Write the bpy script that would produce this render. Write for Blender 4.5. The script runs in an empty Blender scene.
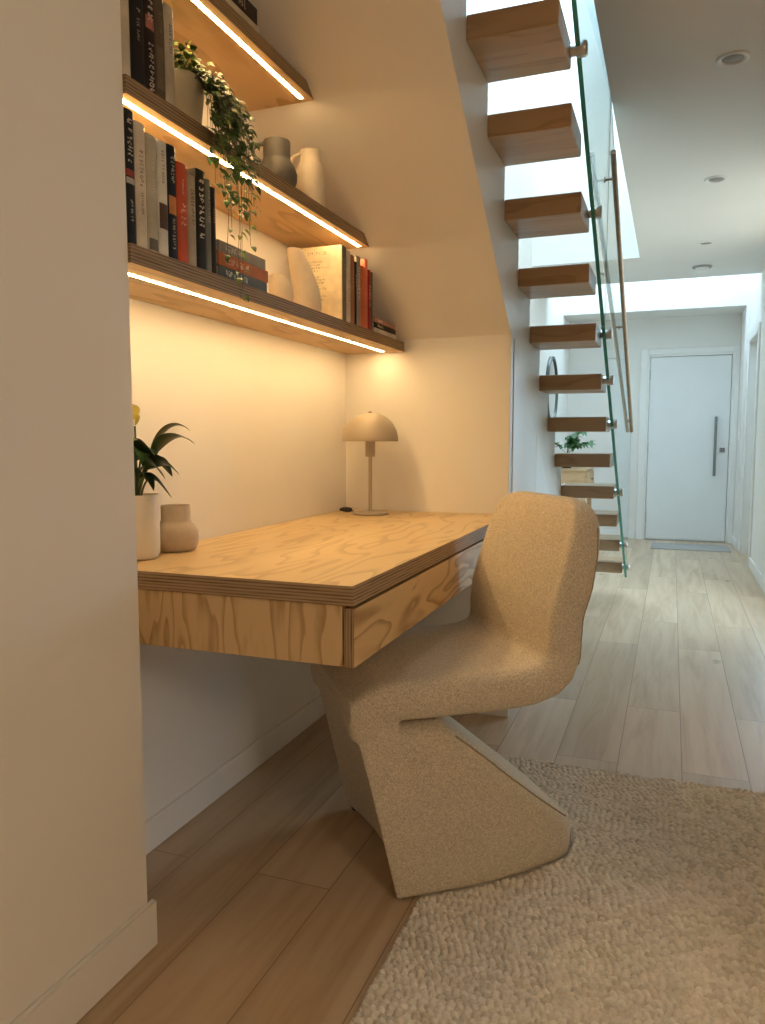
import bpy, bmesh, math, random
import numpy as np
from mathutils import Vector, Matrix, noise
from mathutils.bvhtree import BVHTree

scene = bpy.context.scene
COL = scene.collection
R = math.radians
rnd = random.Random(7)

# ------------------------------------------------------------------ helpers
class MB:
    """Collects shapes (world or local coordinates) and links them as ONE mesh object."""
    def __init__(self):
        self.bm = bmesh.new()
    def _mat(self, faces, m):
        for f in faces: f.material_index = m
    def box(self, x0, x1, y0, y1, z0, z1, m=0, bev=0.0, seg=2):
        vs = [self.bm.verts.new(p) for p in ((x0,y0,z0),(x1,y0,z0),(x1,y1,z0),(x0,y1,z0),(x0,y0,z1),(x1,y0,z1),(x1,y1,z1),(x0,y1,z1))]
        fs = [self.bm.faces.new([vs[i] for i in q]) for q in ((3,2,1,0),(4,5,6,7),(0,1,5,4),(1,2,6,5),(2,3,7,6),(3,0,4,7))]
        self._mat(fs, m)
        if bev > 0:
            es = list({e for f in fs for e in f.edges})
            r = bmesh.ops.bevel(self.bm, geom=es, offset=bev, segments=seg, affect='EDGES', profile=0.5)
            self._mat(r['faces'], m)
        return fs
    def obox(self, c, ax, ay, az, m=0):
        """box from centre and three half-axis vectors"""
        c = Vector(c); ax = Vector(ax); ay = Vector(ay); az = Vector(az)
        vs = [self.bm.verts.new(c + sx*ax + sy*ay + sz*az) for sz in (-1,1) for sx, sy in ((-1,-1),(1,-1),(1,1),(-1,1))]
        fs = [self.bm.faces.new([vs[i] for i in q]) for q in ((3,2,1,0),(4,5,6,7),(0,1,5,4),(1,2,6,5),(2,3,7,6),(3,0,4,7))]
        self._mat(fs, m); return fs
    def prism(self, poly, axis, a, b, m=0, bev=0.0):
        """polygon extruded along x / y / z from a to b"""
        def P(p, t):
            return (t, p[0], p[1]) if axis == 'x' else (p[0], t, p[1]) if axis == 'y' else (p[0], p[1], t)
        va = [self.bm.verts.new(P(p, a)) for p in poly]; vb = [self.bm.verts.new(P(p, b)) for p in poly]
        n = len(poly); fs = [self.bm.faces.new(va), self.bm.faces.new(vb[::-1])]
        for i in range(n): fs.append(self.bm.faces.new((va[(i+1)%n], va[i], vb[i], vb[(i+1)%n])))
        bmesh.ops.recalc_face_normals(self.bm, faces=fs); self._mat(fs, m)
        if bev > 0:
            es = list({e for f in fs for e in f.edges})
            r = bmesh.ops.bevel(self.bm, geom=es, offset=bev, segments=2, affect='EDGES', profile=0.5); self._mat(r['faces'], m)
        return fs
    def lathe(self, c, prof, seg=40, m=0, axis=None, sx=1.0, sy=1.0):
        """profile [(radius, height)] about a vertical axis through c, or about axis"""
        M = Matrix.Translation(Vector(c))
        if axis is not None: M = M @ Vector((0,0,1)).rotation_difference(Vector(axis)).to_matrix().to_4x4()
        rings = []
        for r, z in prof:
            if r < 1e-6: rings.append([self.bm.verts.new(M @ Vector((0,0,z)))])
            else: rings.append([self.bm.verts.new(M @ Vector((sx*r*math.cos(2*math.pi*i/seg), sy*r*math.sin(2*math.pi*i/seg), z))) for i in range(seg)])
        fs = []
        for A, B in zip(rings, rings[1:]):
            for i in range(seg):
                j = (i+1) % seg
                if len(A) == 1 and len(B) == 1: continue
                if len(A) == 1: fs.append(self.bm.faces.new((A[0], B[j], B[i])))
                elif len(B) == 1: fs.append(self.bm.faces.new((A[i], A[j], B[0])))
                else: fs.append(self.bm.faces.new((A[i], A[j], B[j], B[i])))
        self._mat(fs, m); return fs
    def loft(self, rings, m=0, caps=True):
        vr = [[self.bm.verts.new(p) for p in r] for r in rings]; fs = []
        for A, B in zip(vr, vr[1:]):
            n = len(A)
            for i in range(n): fs.append(self.bm.faces.new((A[i], A[(i+1)%n], B[(i+1)%n], B[i])))
        if caps: fs.append(self.bm.faces.new(vr[0][::-1])); fs.append(self.bm.faces.new(vr[-1]))
        bmesh.ops.recalc_face_normals(self.bm, faces=fs)
        self._mat(fs, m); return fs
    def tube(self, pts, r, seg=10, m=0, flat=1.0):
        pts = [Vector(p) for p in pts]; rings = []; n = len(pts)
        rr = r if callable(r) else (lambda t: r)
        up = None
        for i, p in enumerate(pts):
            t = (pts[min(i+1, n-1)] - pts[max(i-1, 0)])
            if t.length < 1e-9: t = Vector((0,0,1))
            t.normalize()
            if up is None:
                up = t.orthogonal().normalized()
            else:
                up = (up - t*up.dot(t))
                up = up.normalized() if up.length > 1e-6 else t.orthogonal().normalized()
            s = t.cross(up); q = rr(i/max(1, n-1))
            rings.append([p + q*(math.cos(2*math.pi*k/seg)*up*flat + math.sin(2*math.pi*k/seg)*s) for k in range(seg)])
        return self.loft(rings, m)
    def leaf(self, base, d, up, L, W, droop=0.0, n=6, fold=0.25, m=0, shape=0.9):
        base = Vector(base); d = Vector(d).normalized(); up = Vector(up)
        s = d.cross(up)
        s = s.normalized() if s.length > 1e-4 else d.orthogonal().normalized()
        u2 = s.cross(d).normalized(); rows = []
        for i in range(n+1):
            t = i/n
            w = W*0.5*(math.sin(math.pi*min(1, t**shape))**0.85) if 0 < t < 1 else 0.0
            c = base + d*(L*t) + Vector((0,0,-1))*(droop*L*t*t) + u2*(0.10*L*math.sin(math.pi*t))
            if w < 1e-6: rows.append([self.bm.verts.new(c)])
            else: rows.append([self.bm.verts.new(c + s*w*k + u2*(w*fold*abs(k))) for k in (-1, 0, 1)])
        for A, B in zip(rows, rows[1:]):
            if len(A) == 1 and len(B) == 3:
                fs = [(A[0], B[0], B[1]), (A[0], B[1], B[2])]
            elif len(A) == 3 and len(B) == 1:
                fs = [(A[0], B[0], A[1]), (A[1], B[0], A[2])]
            elif len(A) == 3:
                fs = [(A[0], B[0], B[1], A[1]), (A[1], B[1], B[2], A[2])]
            else: fs = []
            for f in fs: self.bm.faces.new(f).material_index = m
    def build(self, name, mats, parent=None, smooth=None, loc=None):
        me = bpy.data.meshes.new(name)
        if parent is not None:
            self.bm.transform(parent.matrix_basis.inverted())
            if parent.parent is not None: self.bm.transform(parent.parent.matrix_basis.inverted())
        elif loc is not None:
            self.bm.transform(Matrix.Translation(-Vector(loc)))
        self.bm.normal_update()
        self.bm.to_mesh(me); self.bm.free()
        for m in (mats if isinstance(mats, (list, tuple)) else [mats]): me.materials.append(m)
        if smooth is not None:
            me.shade_smooth()
            if smooth < 180: me.set_sharp_from_angle(angle=R(smooth))
        o = bpy.data.objects.new(name, me); COL.objects.link(o)
        if parent is not None: o.parent = parent
        elif loc is not None: o.location = loc
        return o

def tag(o, label=None, cat=None, group=None, kind=None):
    if label: o['label'] = label
    if cat: o['category'] = cat
    if group: o['group'] = group
    if kind: o['kind'] = kind
    return o
def thing(name, label, cat, loc, rz=0.0, group=None):
    o = bpy.data.objects.new(name, None); COL.objects.link(o)
    o.empty_display_size = 0.05
    o.matrix_basis = Matrix.Translation(Vector(loc)) @ Matrix.Rotation(rz, 4, 'Z')
    return tag(o, label, cat, group)
def struct(o, label, cat): return tag(o, label, cat, None, 'structure')

# ------------------------------------------------------------------ materials
def nm(name):
    m = bpy.data.materials.new(name); m.use_nodes = True
    nt = m.node_tree; return m, nt, nt.nodes['Principled BSDF']
def N(nt, t, **kw):
    n = nt.nodes.new(t)
    for k, v in kw.items():
        if hasattr(n, k): setattr(n, k, v)
        else: n.inputs[k].default_value = v
    return n
def L(nt, a, b): nt.links.new(a, b)
def c4(c): return (c[0], c[1], c[2], 1.0)
def coords(nt, scale=(1,1,1), rot=(0,0,0), loc=(0,0,0), kind='Object'):
    tc = N(nt, 'ShaderNodeTexCoord'); mp = N(nt, 'ShaderNodeMapping')
    mp.inputs['Scale'].default_value = scale; mp.inputs['Rotation'].default_value = rot; mp.inputs['Location'].default_value = loc
    L(nt, tc.outputs[kind], mp.inputs['Vector']); return mp.outputs['Vector']
def ramp(nt, fac, stops):
    r = N(nt, 'ShaderNodeValToRGB'); e = r.color_ramp.elements
    while len(e) < len(stops): e.new(0.5)
    for el, (p, c) in zip(e, stops): el.position = p; el.color = c4(c)
    L(nt, fac, r.inputs['Fac']); return r.outputs['Color']
def bump(nt, b, h, strength=0.2, dist=0.002):
    n = N(nt, 'ShaderNodeBump', Strength=strength, Distance=dist); L(nt, h, n.inputs['Height']); L(nt, n.outputs['Normal'], b.inputs['Normal'])
def plain(name, col, rough=0.6, var=0.06, scale=18.0, metal=0.0, bmp=0.0, bscale=200.0, spec=0.5, coat=0.0):
    m, nt, b = nm(name)
    v = coords(nt); n = N(nt, 'ShaderNodeTexNoise', Scale=scale, Detail=3.0); L(nt, v, n.inputs['Vector'])
    lo = tuple(max(0, c*(1-var)) for c in col); hi = tuple(min(1, c*(1+var)) for c in col)
    L(nt, ramp(nt, n.outputs['Fac'], [(0.3, lo), (0.7, hi)]), b.inputs['Base Color'])
    b.inputs['Roughness'].default_value = rough; b.inputs['Metallic'].default_value = metal
    b.inputs['Specular IOR Level'].default_value = spec
    if coat: b.inputs['Coat Weight'].default_value = coat
    if bmp:
        n2 = N(nt, 'ShaderNodeTexNoise', Scale=bscale, Detail=2.0); L(nt, v, n2.inputs['Vector']); bump(nt, b, n2.outputs['Fac'], bmp, 0.001)
    return m
def wood(name, dark, light, stretch, rough=0.45, dist=6.0, wscale=3.0, off=(0,0,0), contrast=(0.25, 0.8)):
    """flat-sawn grain; stretch = mapping scale (small along the grain)"""
    m, nt, b = nm(name)
    v = coords(nt, stretch, loc=off)
    n1 = N(nt, 'ShaderNodeTexNoise', Scale=1.6, Detail=2.0); L(nt, v, n1.inputs['Vector'])
    mul = N(nt, 'ShaderNodeMath', operation='MULTIPLY'); mul.inputs[1].default_value = dist; L(nt, n1.outputs['Fac'], mul.inputs[0])
    fr = N(nt, 'ShaderNodeMath', operation='FRACT')
    mul2 = N(nt, 'ShaderNodeMath', operation='MULTIPLY'); mul2.inputs[1].default_value = wscale; L(nt, mul.outputs[0], mul2.inputs[0]); L(nt, mul2.outputs[0], fr.inputs[0])
    n2 = N(nt, 'ShaderNodeTexNoise', Scale=14.0, Detail=4.0); L(nt, v, n2.inputs['Vector'])
    pw = N(nt, 'ShaderNodeFloatCurve'); cv = pw.mapping.curves[0]; cv.points[0].location = (0, 0.55); cv.points[1].location = (1, 0.55)
    for q in ((0.10, 1.0), (0.50, 0.88), (0.86, 0.30), (0.93, 0.20)): cv.points.new(*q)
    pw.mapping.update(); L(nt, fr.outputs[0], pw.inputs['Value'])
    ad = N(nt, 'ShaderNodeMath', operation='MULTIPLY_ADD'); L(nt, pw.outputs[0], ad.inputs[0]); ad.inputs[1].default_value = 0.75
    sc = N(nt, 'ShaderNodeMath', operation='MULTIPLY'); sc.inputs[1].default_value = 0.5; L(nt, n2.outputs['Fac'], sc.inputs[0]); L(nt, sc.outputs[0], ad.inputs[2])
    L(nt, ramp(nt, ad.outputs[0], [(contrast[0], dark), (contrast[1], light)]), b.inputs['Base Color'])
    b.inputs['Roughness'].default_value = rough; b.inputs['Specular IOR Level'].default_value = 0.35
    bump(nt, b, n2.outputs['Fac'], 0.08, 0.001)
    return m
def ply_edge(name, axis=2, pitch=0.0062, dark=(0.10,0.055,0.028), light=(0.42,0.29,0.17)):
    """laminated plywood edge: bands across one object axis"""
    m, nt, b = nm(name)
    tc = N(nt, 'ShaderNodeTexCoord'); sp = N(nt, 'ShaderNodeSeparateXYZ'); L(nt, tc.outputs['Object'], sp.inputs[0])
    mp = N(nt, 'ShaderNodeMapping'); s = [9.0]*3; s[axis] = 260.0; mp.inputs['Scale'].default_value = s; L(nt, tc.outputs['Object'], mp.inputs['Vector'])
    n = N(nt, 'ShaderNodeTexNoise', Scale=1.0, Detail=3.0); L(nt, mp.outputs[0], n.inputs['Vector'])
    d = N(nt, 'ShaderNodeMath', operation='DIVIDE'); d.inputs[1].default_value = pitch; L(nt, sp.outputs[axis], d.inputs[0])
    pp = N(nt, 'ShaderNodeMath', operation='PINGPONG'); pp.inputs[1].default_value = 0.5; L(nt, d.outputs[0], pp.inputs[0])
    ad = N(nt, 'ShaderNodeMath', operation='MULTIPLY_ADD'); L(nt, pp.outputs[0], ad.inputs[0]); ad.inputs[1].default_value = 1.1
    sc = N(nt, 'ShaderNodeMath', operation='MULTIPLY'); sc.inputs[1].default_value = 0.75; L(nt, n.outputs['Fac'], sc.inputs[0]); L(nt, sc.outputs[0], ad.inputs[2])
    L(nt, ramp(nt, ad.outputs[0], [(0.30, dark), (0.50, tuple((a+c)/2 for a, c in zip(dark, light))), (0.85, light)]), b.inputs['Base Color'])
    b.inputs['Roughness'].default_value = 0.6; b.inputs['Specular IOR Level'].default_value = 0.25
    return m
def fabric(name, a, bcol, scale=420.0):
    m, nt, b = nm(name)
    v = coords(nt)
    vo = N(nt, 'ShaderNodeTexVoronoi', Scale=scale); L(nt, v, vo.inputs['Vector'])
    cs_ = N(nt, 'ShaderNodeSeparateColor'); L(nt, vo.outputs['Color'], cs_.inputs[0])
    n = N(nt, 'ShaderNodeTexNoise', Scale=14.0, Detail=3.0); L(nt, v, n.inputs['Vector'])
    mx = N(nt, 'ShaderNodeMath', operation='MULTIPLY_ADD'); L(nt, vo.outputs['Distance'], mx.inputs[0]); mx.inputs[1].default_value = -0.5
    m3 = N(nt, 'ShaderNodeMath', operation='MULTIPLY_ADD'); L(nt, cs_.outputs[0], m3.inputs[0]); m3.inputs[1].default_value = 0.55; m3.inputs[2].default_value = 0.40
    L(nt, m3.outputs[0], mx.inputs[2])
    m4 = N(nt, 'ShaderNodeMath', operation='MULTIPLY_ADD'); L(nt, n.outputs['Fac'], m4.inputs[0]); m4.inputs[1].default_value = 0.12; L(nt, mx.outputs[0], m4.inputs[2])
    L(nt, ramp(nt, m4.outputs[0], [(0.05, a), (0.85, bcol)]), b.inputs['Base Color'])
    b.inputs['Roughness'].default_value = 0.95; b.inputs['Specular IOR Level'].default_value = 0.1
    b.inputs['Sheen Weight'].default_value = 0.15; b.inputs['Sheen Roughness'].default_value = 0.6
    inv = N(nt, 'ShaderNodeMath', operation='SUBTRACT'); inv.inputs[0].default_value = 1.0; L(nt, vo.outputs['Distance'], inv.inputs[1])
    bump(nt, b, inv.outputs[0], 0.5, 0.0012)
    return m

M_wall = plain('wall_paint', (0.80,0.785,0.755), 0.75, 0.015, 3.0, bmp=0.04, bscale=350, spec=0.2)
M_ceil = plain('ceiling_paint', (0.82,0.81,0.79), 0.85, 0.012, 3.0, spec=0.15)
M_trim = plain('trim_paint', (0.82,0.815,0.80), 0.38, 0.01, 4.0, spec=0.4)
M_cup = plain('cupboard_paint', (0.70,0.70,0.68), 0.45, 0.01, 4.0, spec=0.4)
M_door = plain('door_paint', (0.80,0.82,0.83), 0.4, 0.01, 4.0, spec=0.4)
M_gap = plain('shadow_gap', (0.05,0.05,0.05), 0.9, 0.1)
M_pine = wood('plywood_face', (0.55,0.375,0.18), (0.73,0.54,0.29), (3.4,0.75,3.4), 0.36, 5.0, 2.2, (0.3,0.1,0), (0.30,0.85))
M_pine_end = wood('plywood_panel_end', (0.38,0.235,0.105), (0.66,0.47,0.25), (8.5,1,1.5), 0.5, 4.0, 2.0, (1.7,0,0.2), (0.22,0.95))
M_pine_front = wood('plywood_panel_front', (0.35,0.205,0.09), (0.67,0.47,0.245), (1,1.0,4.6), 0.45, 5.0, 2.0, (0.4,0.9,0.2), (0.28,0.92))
M_shelf = wood('shelf_plywood', (0.50,0.32,0.15), (0.70,0.50,0.27), (3.6,0.7,1), 0.42, 4.0, 1.6, (0.8,0.3,0), (0.25,0.85))
M_edge = ply_edge('plywood_edge', 2, 0.0066)
M_edge_shelf = ply_edge('shelf_plywood_edge', 2, 0.0066, (0.085,0.05,0.026), (0.34,0.235,0.135))
M_edge_v = ply_edge('plywood_edge_upright', 0, 0.0060)
M_oak = wood('oak_tread', (0.27,0.165,0.085), (0.40,0.265,0.15), (1.2,6.5,6.5), 0.4, 2.0, 2.0, (0,0,0), (0.1,0.75))
M_oak_b = wood('oak_tread_light_stave', (0.37,0.25,0.15), (0.50,0.355,0.225), (1.2,6.5,6.5), 0.4, 2.0, 2.0, (2,1,0), (0.1,0.75))
M_console = wood('console_oak', (0.40,0.25,0.125), (0.52,0.345,0.185), (1,1.5,7), 0.5, 2.0, 2.0)
M_steel = plain('brushed_steel', (0.55,0.55,0.54), 0.32, 0.08, 60, metal=1.0)
M_iron = plain('dark_brushed_steel', (0.26,0.27,0.27), 0.4, 0.08, 60, metal=0.8)
M_bronze = plain('bronze_rail', (0.30,0.215,0.14), 0.4, 0.1, 40, metal=0.85)
M_black = plain('black_plastic', (0.012,0.012,0.012), 0.5, 0.2)
M_fabric = fabric('tweed_upholstery', (0.39,0.335,0.25), (0.76,0.68,0.545))
M_piping = plain('tweed_piping', (0.32,0.265,0.20), 0.9, 0.2, 300, spec=0.1)
M_lamp = plain('lamp_enamel', (0.43,0.37,0.285), 0.42, 0.02)
M_potw = plain('cream_ceramic', (0.70,0.64,0.53), 0.45, 0.03, 30, bmp=0.05)
M_pott = plain('taupe_stoneware', (0.46,0.385,0.30), 0.7, 0.06, 40, bmp=0.15)
M_potg = plain('sage_ceramic', (0.42,0.385,0.28), 0.6, 0.05, 30)
M_jugg = plain('charcoal_stoneware', (0.095,0.092,0.082), 0.6, 0.1, 40, bmp=0.1)
M_jugc = plain('ivory_stoneware', (0.64,0.57,0.46), 0.6, 0.04, 40, bmp=0.08)
M_vasec = plain('matte_plaster_ceramic', (0.68,0.60,0.48), 0.75, 0.04, 40, bmp=0.1)
M_soil = plain('potting_soil', (0.035,0.022,0.014), 0.95, 0.4, 120, bmp=0.6, bscale=150)
M_leafd = plain('dark_leaf', (0.025,0.055,0.018), 0.35, 0.35, 25, spec=0.5)
M_leafy = plain('yellow_bract', (0.50,0.42,0.09), 0.5, 0.2, 25)
M_leaf = plain('vine_leaf', (0.055,0.11,0.03), 0.4, 0.5, 45, spec=0.4)
M_leafl = plain('vine_leaf_young', (0.19,0.26,0.05), 0.45, 0.4, 45, spec=0.4)
M_leafb = plain('branch_leaf', (0.06,0.17,0.05), 0.45, 0.35, 25)
M_stem = plain('plant_stem', (0.13,0.10,0.05), 0.7, 0.2)
M_paper = plain('book_pages', (0.70,0.63,0.49), 0.9, 0.06, 220)
M_mat = plain('door_mat_fibre', (0.36,0.34,0.32), 0.95, 0.3, 260, bmp=0.7, bscale=300)
M_lens = plain('downlight_lens', (0.28,0.27,0.25), 0.5, 0.1)

def emit(name, col, s):
    m = bpy.data.materials.new(name); m.use_nodes = True; nt = m.node_tree; nt.nodes.clear()
    e = N(nt, 'ShaderNodeEmission'); e.inputs['Color'].default_value = c4(col); e.inputs['Strength'].default_value = s
    o = N(nt, 'ShaderNodeOutputMaterial'); L(nt, e.outputs[0], o.inputs[0]); return m
LED = emit('warm_led', (1.0,0.65,0.285), 89.0)

def glass_mat():
    m, nt, b = nm('toughened_glass')
    b.inputs['Base Color'].default_value = (0.86,0.96,0.94,1); b.inputs['Roughness'].default_value = 0.0
    b.inputs['IOR'].default_value = 1.32; b.inputs['Transmission Weight'].default_value = 1.0
    return m
M_glass = glass_mat()
M_glass_edge = plain('green_glass_edge', (0.05,0.30,0.25), 0.2, 0.1, spec=0.6)
def mirror_mat():
    m, nt, b = nm('mirror_silver'); b.inputs['Base Color'].default_value = (0.86,0.88,0.88,1); b.inputs['Metallic'].default_value = 1.0; b.inputs['Roughness'].default_value = 0.03
    return m
M_mirror = mirror_mat()

def floor_mat():
    m, nt, b = nm('oak_floorboards')
    tc = N(nt, 'ShaderNodeTexCoord'); mp = N(nt, 'ShaderNodeMapping'); mp.inputs['Rotation'].default_value = (0,0,R(90)); mp.inputs['Location'].default_value = (0.3,-0.0625+0.195*5,0)
    L(nt, tc.outputs['Object'], mp.inputs['Vector'])
    # swap axes so boards run along Y
    sp = N(nt, 'ShaderNodeSeparateXYZ'); L(nt, tc.outputs['Object'], sp.inputs[0])
    cb = N(nt, 'ShaderNodeCombineXYZ'); L(nt, sp.outputs[1], cb.inputs[0])
    ax = N(nt, 'ShaderNodeMath', operation='ADD'); ax.inputs[1].default_value = -0.0625 + 0.195*10; L(nt, sp.outputs[0], ax.inputs[0]); L(nt, ax.outputs[0], cb.inputs[1])
    br = N(nt, 'ShaderNodeTexBrick', offset=0.37, offset_frequency=2, squash=1.0)
    br.inputs['Color1'].default_value = (0,0,0,1); br.inputs['Color2'].default_value = (1,1,1,1); br.inputs['Mortar'].default_value = (0.5,0.5,0.5,1)
    br.inputs['Scale'].default_value = 1.0; br.inputs['Mortar Size'].default_value = 0.0016; br.inputs['Mortar Smooth'].default_value = 0.3
    br.inputs['Brick Width'].default_value = 1.55; br.inputs['Row Height'].default_value = 0.195
    L(nt, cb.outputs[0], br.inputs['Vector'])
    # grain, shifted per board
    off = N(nt, 'ShaderNodeVectorMath', operation='MULTIPLY_ADD'); off.inputs[1].default_value = (3,7,5)
    L(nt, br.outputs['Color'], off.inputs[0])
    sc = N(nt, 'ShaderNodeVectorMath', operation='MULTIPLY'); sc.inputs[1].default_value = (14,1.1,14); L(nt, tc.outputs['Object'], sc.inputs[0]); L(nt, sc.outputs[0], off.inputs[2])
    n1 = N(nt, 'ShaderNodeTexNoise', Scale=1.3, Detail=5.0, Roughness=0.6, Distortion=0.6); L(nt, off.outputs[0], n1.inputs['Vector'])
    c = ramp(nt, n1.outputs['Fac'], [(0.28, (0.45,0.32,0.20)), (0.55, (0.575,0.44,0.30)), (0.8, (0.625,0.495,0.355))])
    tone = ramp(nt, br.outputs['Color'], [(0.0, (0.83,0.82,0.81)), (1.0, (1.06,1.06,1.07))])
    mm = N(nt, 'ShaderNodeMix', data_type='RGBA', blend_type='MULTIPLY'); mm.inputs[0].default_value = 1.0
    L(nt, c, mm.inputs[6]); L(nt, tone, mm.inputs[7])
    # knots
    kv = N(nt, 'ShaderNodeVectorMath', operation='MULTIPLY'); kv.inputs[1].default_value = (3.2,1.5,1); L(nt, tc.outputs['Object'], kv.inputs[0])
    vo = N(nt, 'ShaderNodeTexVoronoi', Scale=1.0); L(nt, kv.outputs[0], vo.inputs['Vector'])
    n3 = N(nt, 'ShaderNodeTexNoise', Scale=30.0, Detail=2.0); L(nt, tc.outputs['Object'], n3.inputs['Vector'])
    ka = N(nt, 'ShaderNodeMath', operation='MULTIPLY_ADD'); L(nt, n3.outputs['Fac'], ka.inputs[0]); ka.inputs[1].default_value = 0.10; L(nt, vo.outputs['Distance'], ka.inputs[2])
    kn = ramp(nt, ka.outputs[0], [(0.072, (0.42,0.34,0.28)), (0.13, (1,1,1))])
    m2 = N(nt, 'ShaderNodeMix', data_type='RGBA', blend_type='MULTIPLY'); m2.inputs[0].default_value = 0.8
    L(nt, mm.outputs[2], m2.inputs[6]); L(nt, kn, m2.inputs[7])
    # joints
    m3 = N(nt, 'ShaderNodeMix', data_type='RGBA'); L(nt, br.outputs['Fac'], m3.inputs[0]); L(nt, m2.outputs[2], m3.inputs[6]); m3.inputs[7].default_value = (0.27,0.19,0.125,1)
    L(nt, m3.outputs[2], b.inputs['Base Color'])
    b.inputs['Roughness'].default_value = 0.42; b.inputs['Specular IOR Level'].default_value = 0.4
    bump(nt, b, n1.outputs['Fac'], 0.05, 0.002)
    return m
M_floor = floor_mat()

def rug_mat():
    m, nt, b = nm('wool_loop_rug')
    at = N(nt, 'ShaderNodeAttribute', attribute_name='tuft'); at.attribute_type = 'GEOMETRY'
    v = coords(nt); n = N(nt, 'ShaderNodeTexNoise', Scale=380.0, Detail=3.0); L(nt, v, n.inputs['Vector'])
    n2 = N(nt, 'ShaderNodeTexNoise', Scale=9.0, Detail=3.0); L(nt, v, n2.inputs['Vector'])
    a = N(nt, 'ShaderNodeMath', operation='MULTIPLY_ADD'); L(nt, n.outputs['Fac'], a.inputs[0]); a.inputs[1].default_value = 0.35; L(nt, at.outputs['Fac'], a.inputs[2])
    a2 = N(nt, 'ShaderNodeMath', operation='MULTIPLY_ADD'); L(nt, n2.outputs['Fac'], a2.inputs[0]); a2.inputs[1].default_value = 0.22; L(nt, a.outputs[0], a2.inputs[2])
    L(nt, ramp(nt, a2.outputs[0], [(0.20, (0.52,0.475,0.405)), (0.45, (0.71,0.665,0.585)), (0.72, (0.82,0.78,0.71))]), b.inputs['Base Color'])
    b.inputs['Roughness'].default_value = 1.0; b.inputs['Specular IOR Level'].default_value = 0.05; b.inputs['Sheen Weight'].default_value = 0.15
    return m
M_rug = rug_mat()

# ------------------------------------------------------------------ dimensions (metres; X right, Y down the hall, Z up)
XB, X1, XR = -1.225, -0.565, 0.635          # niche back wall, stair panel plane, hall right wall
XP = -0.985                                 # face of the nib wall at the left
YN, YE = 1.232, 2.83                        # niche near and far walls
XL = -1.07                                  # hall left wall beyond the stair
ZC = 2.40
def sofz(y): return 2.116 - 0.728*(y - 1.893)   # under-stair slope

# ------------------------------------------------------------------ setting
b = MB(); b.box(-2.6, 3.4, -4.2, 8.75, -0.12, 0.0)
struct(b.build('floor', M_floor), 'pale oak floorboards running down the hall', 'floor')

b = MB()   # ceiling, open over the stair and in a slot before the front door
b.box(-0.272, 3.4, -4.2, 7.05, ZC, ZC+0.12)
b.box(-2.6, -0.272, -4.2, 1.75, ZC, ZC+0.12)
b.box(XL, -0.272, 6.14, 7.05, ZC, ZC+0.12)
struct(b.build('ceiling', M_ceil), 'flat white hall ceiling with recessed downlights', 'ceiling')
b = MB()   # light wells above both openings
b.box(-0.272, -0.20, 1.75, 6.14, ZC+0.12, 4.6); b.box(XL-0.12, -0.272, 1.67, 1.75, ZC+0.12, 4.6); b.box(XL, -0.272, 6.14, 6.22, ZC+0.12, 4.6)
struct(b.build('wall_stairwell', M_wall), 'white walls of the light well above the stair', 'wall')
b = MB()
b.box(XL, 0.70, 6.97, 7.05, ZC+0.12, 3.45)
struct(b.build('wall_slot', M_wall), 'white walls of the slot skylight before the front door', 'wall')
b = MB()
b.box(XL, 0.70, 8.0, 8.12, 2.30, 3.45); b.box(XL, 0.70, 8.12, 8.62, 2.30, 2.40)
struct(b.build('wall_bulkhead', M_wall), 'bright white bulkhead above the front door lobby', 'bulkhead')

b = MB(); b.box(XB-0.25, XP, -4.2, YN, 0.0, ZC)
struct(b.build('wall_left', M_wall), 'plain off-white wall end beside the desk niche', 'wall')
b = MB(); b.box(XB-0.12, XB, YN, YE+0.12, 0.0, ZC+0.6)
struct(b.build('wall_niche_back', M_wall), 'white back wall of the desk niche behind the shelves', 'wall')
b = MB(); b.box(XB, X1-0.0006, YE, YE+0.04, 0.0, sofz(YE)+0.06)
struct(b.build('wall_niche_end', M_wall), 'white end wall of the desk niche behind the lamp', 'wall')
b = MB()
ys = 1.45
b.prism([(YE+0.04, sofz(YE+0.04)), (ys, sofz(ys)), (ys, sofz(ys)+0.06), (YE+0.04, sofz(YE+0.04)+0.06)], 'x', XB, X1-0.0006)
struct(b.build('ceiling_slope', M_wall), 'sloping white soffit of the stair over the desk niche', 'soffit')

# saw-tooth stair wall
TY = [2.146 + 0.2668*k for k in range(12)]
TZ = [2.162 - 0.1785*k for k in range(12)]           # tread undersides
TZ[0:4] = [2.138, 1.978, 1.801, 1.625]
TH = 0.068
poly = [(YE+0.002, 0.0), (5.35, 0.0)]
top = [(5.35, TZ[11]+TH-0.004)]
for k in range(11, -1, -1):
    top.append((TY[k], TZ[k]+TH-0.004))
    if k > 0: top.append((TY[k], TZ[k-1]+TH-0.004))
top += [(TY[0], TZ[0]+TH+0.17), (TY[0]-0.267, TZ[0]+TH+0.17), (TY[0]-0.267, TZ[0]+TH+0.35), (1.5, TZ[0]+TH+0.35), (1.5, sofz(1.5)+0.003)]
poly += top + [(YE+0.002, sofz(YE)+0.002)]
b = MB(); b.prism(poly, 'x', X1-0.02, X1)
sw = struct(b.build('wall_stair', M_cup), 'grey-white stepped side panel under the open stair', 'wall')
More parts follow.
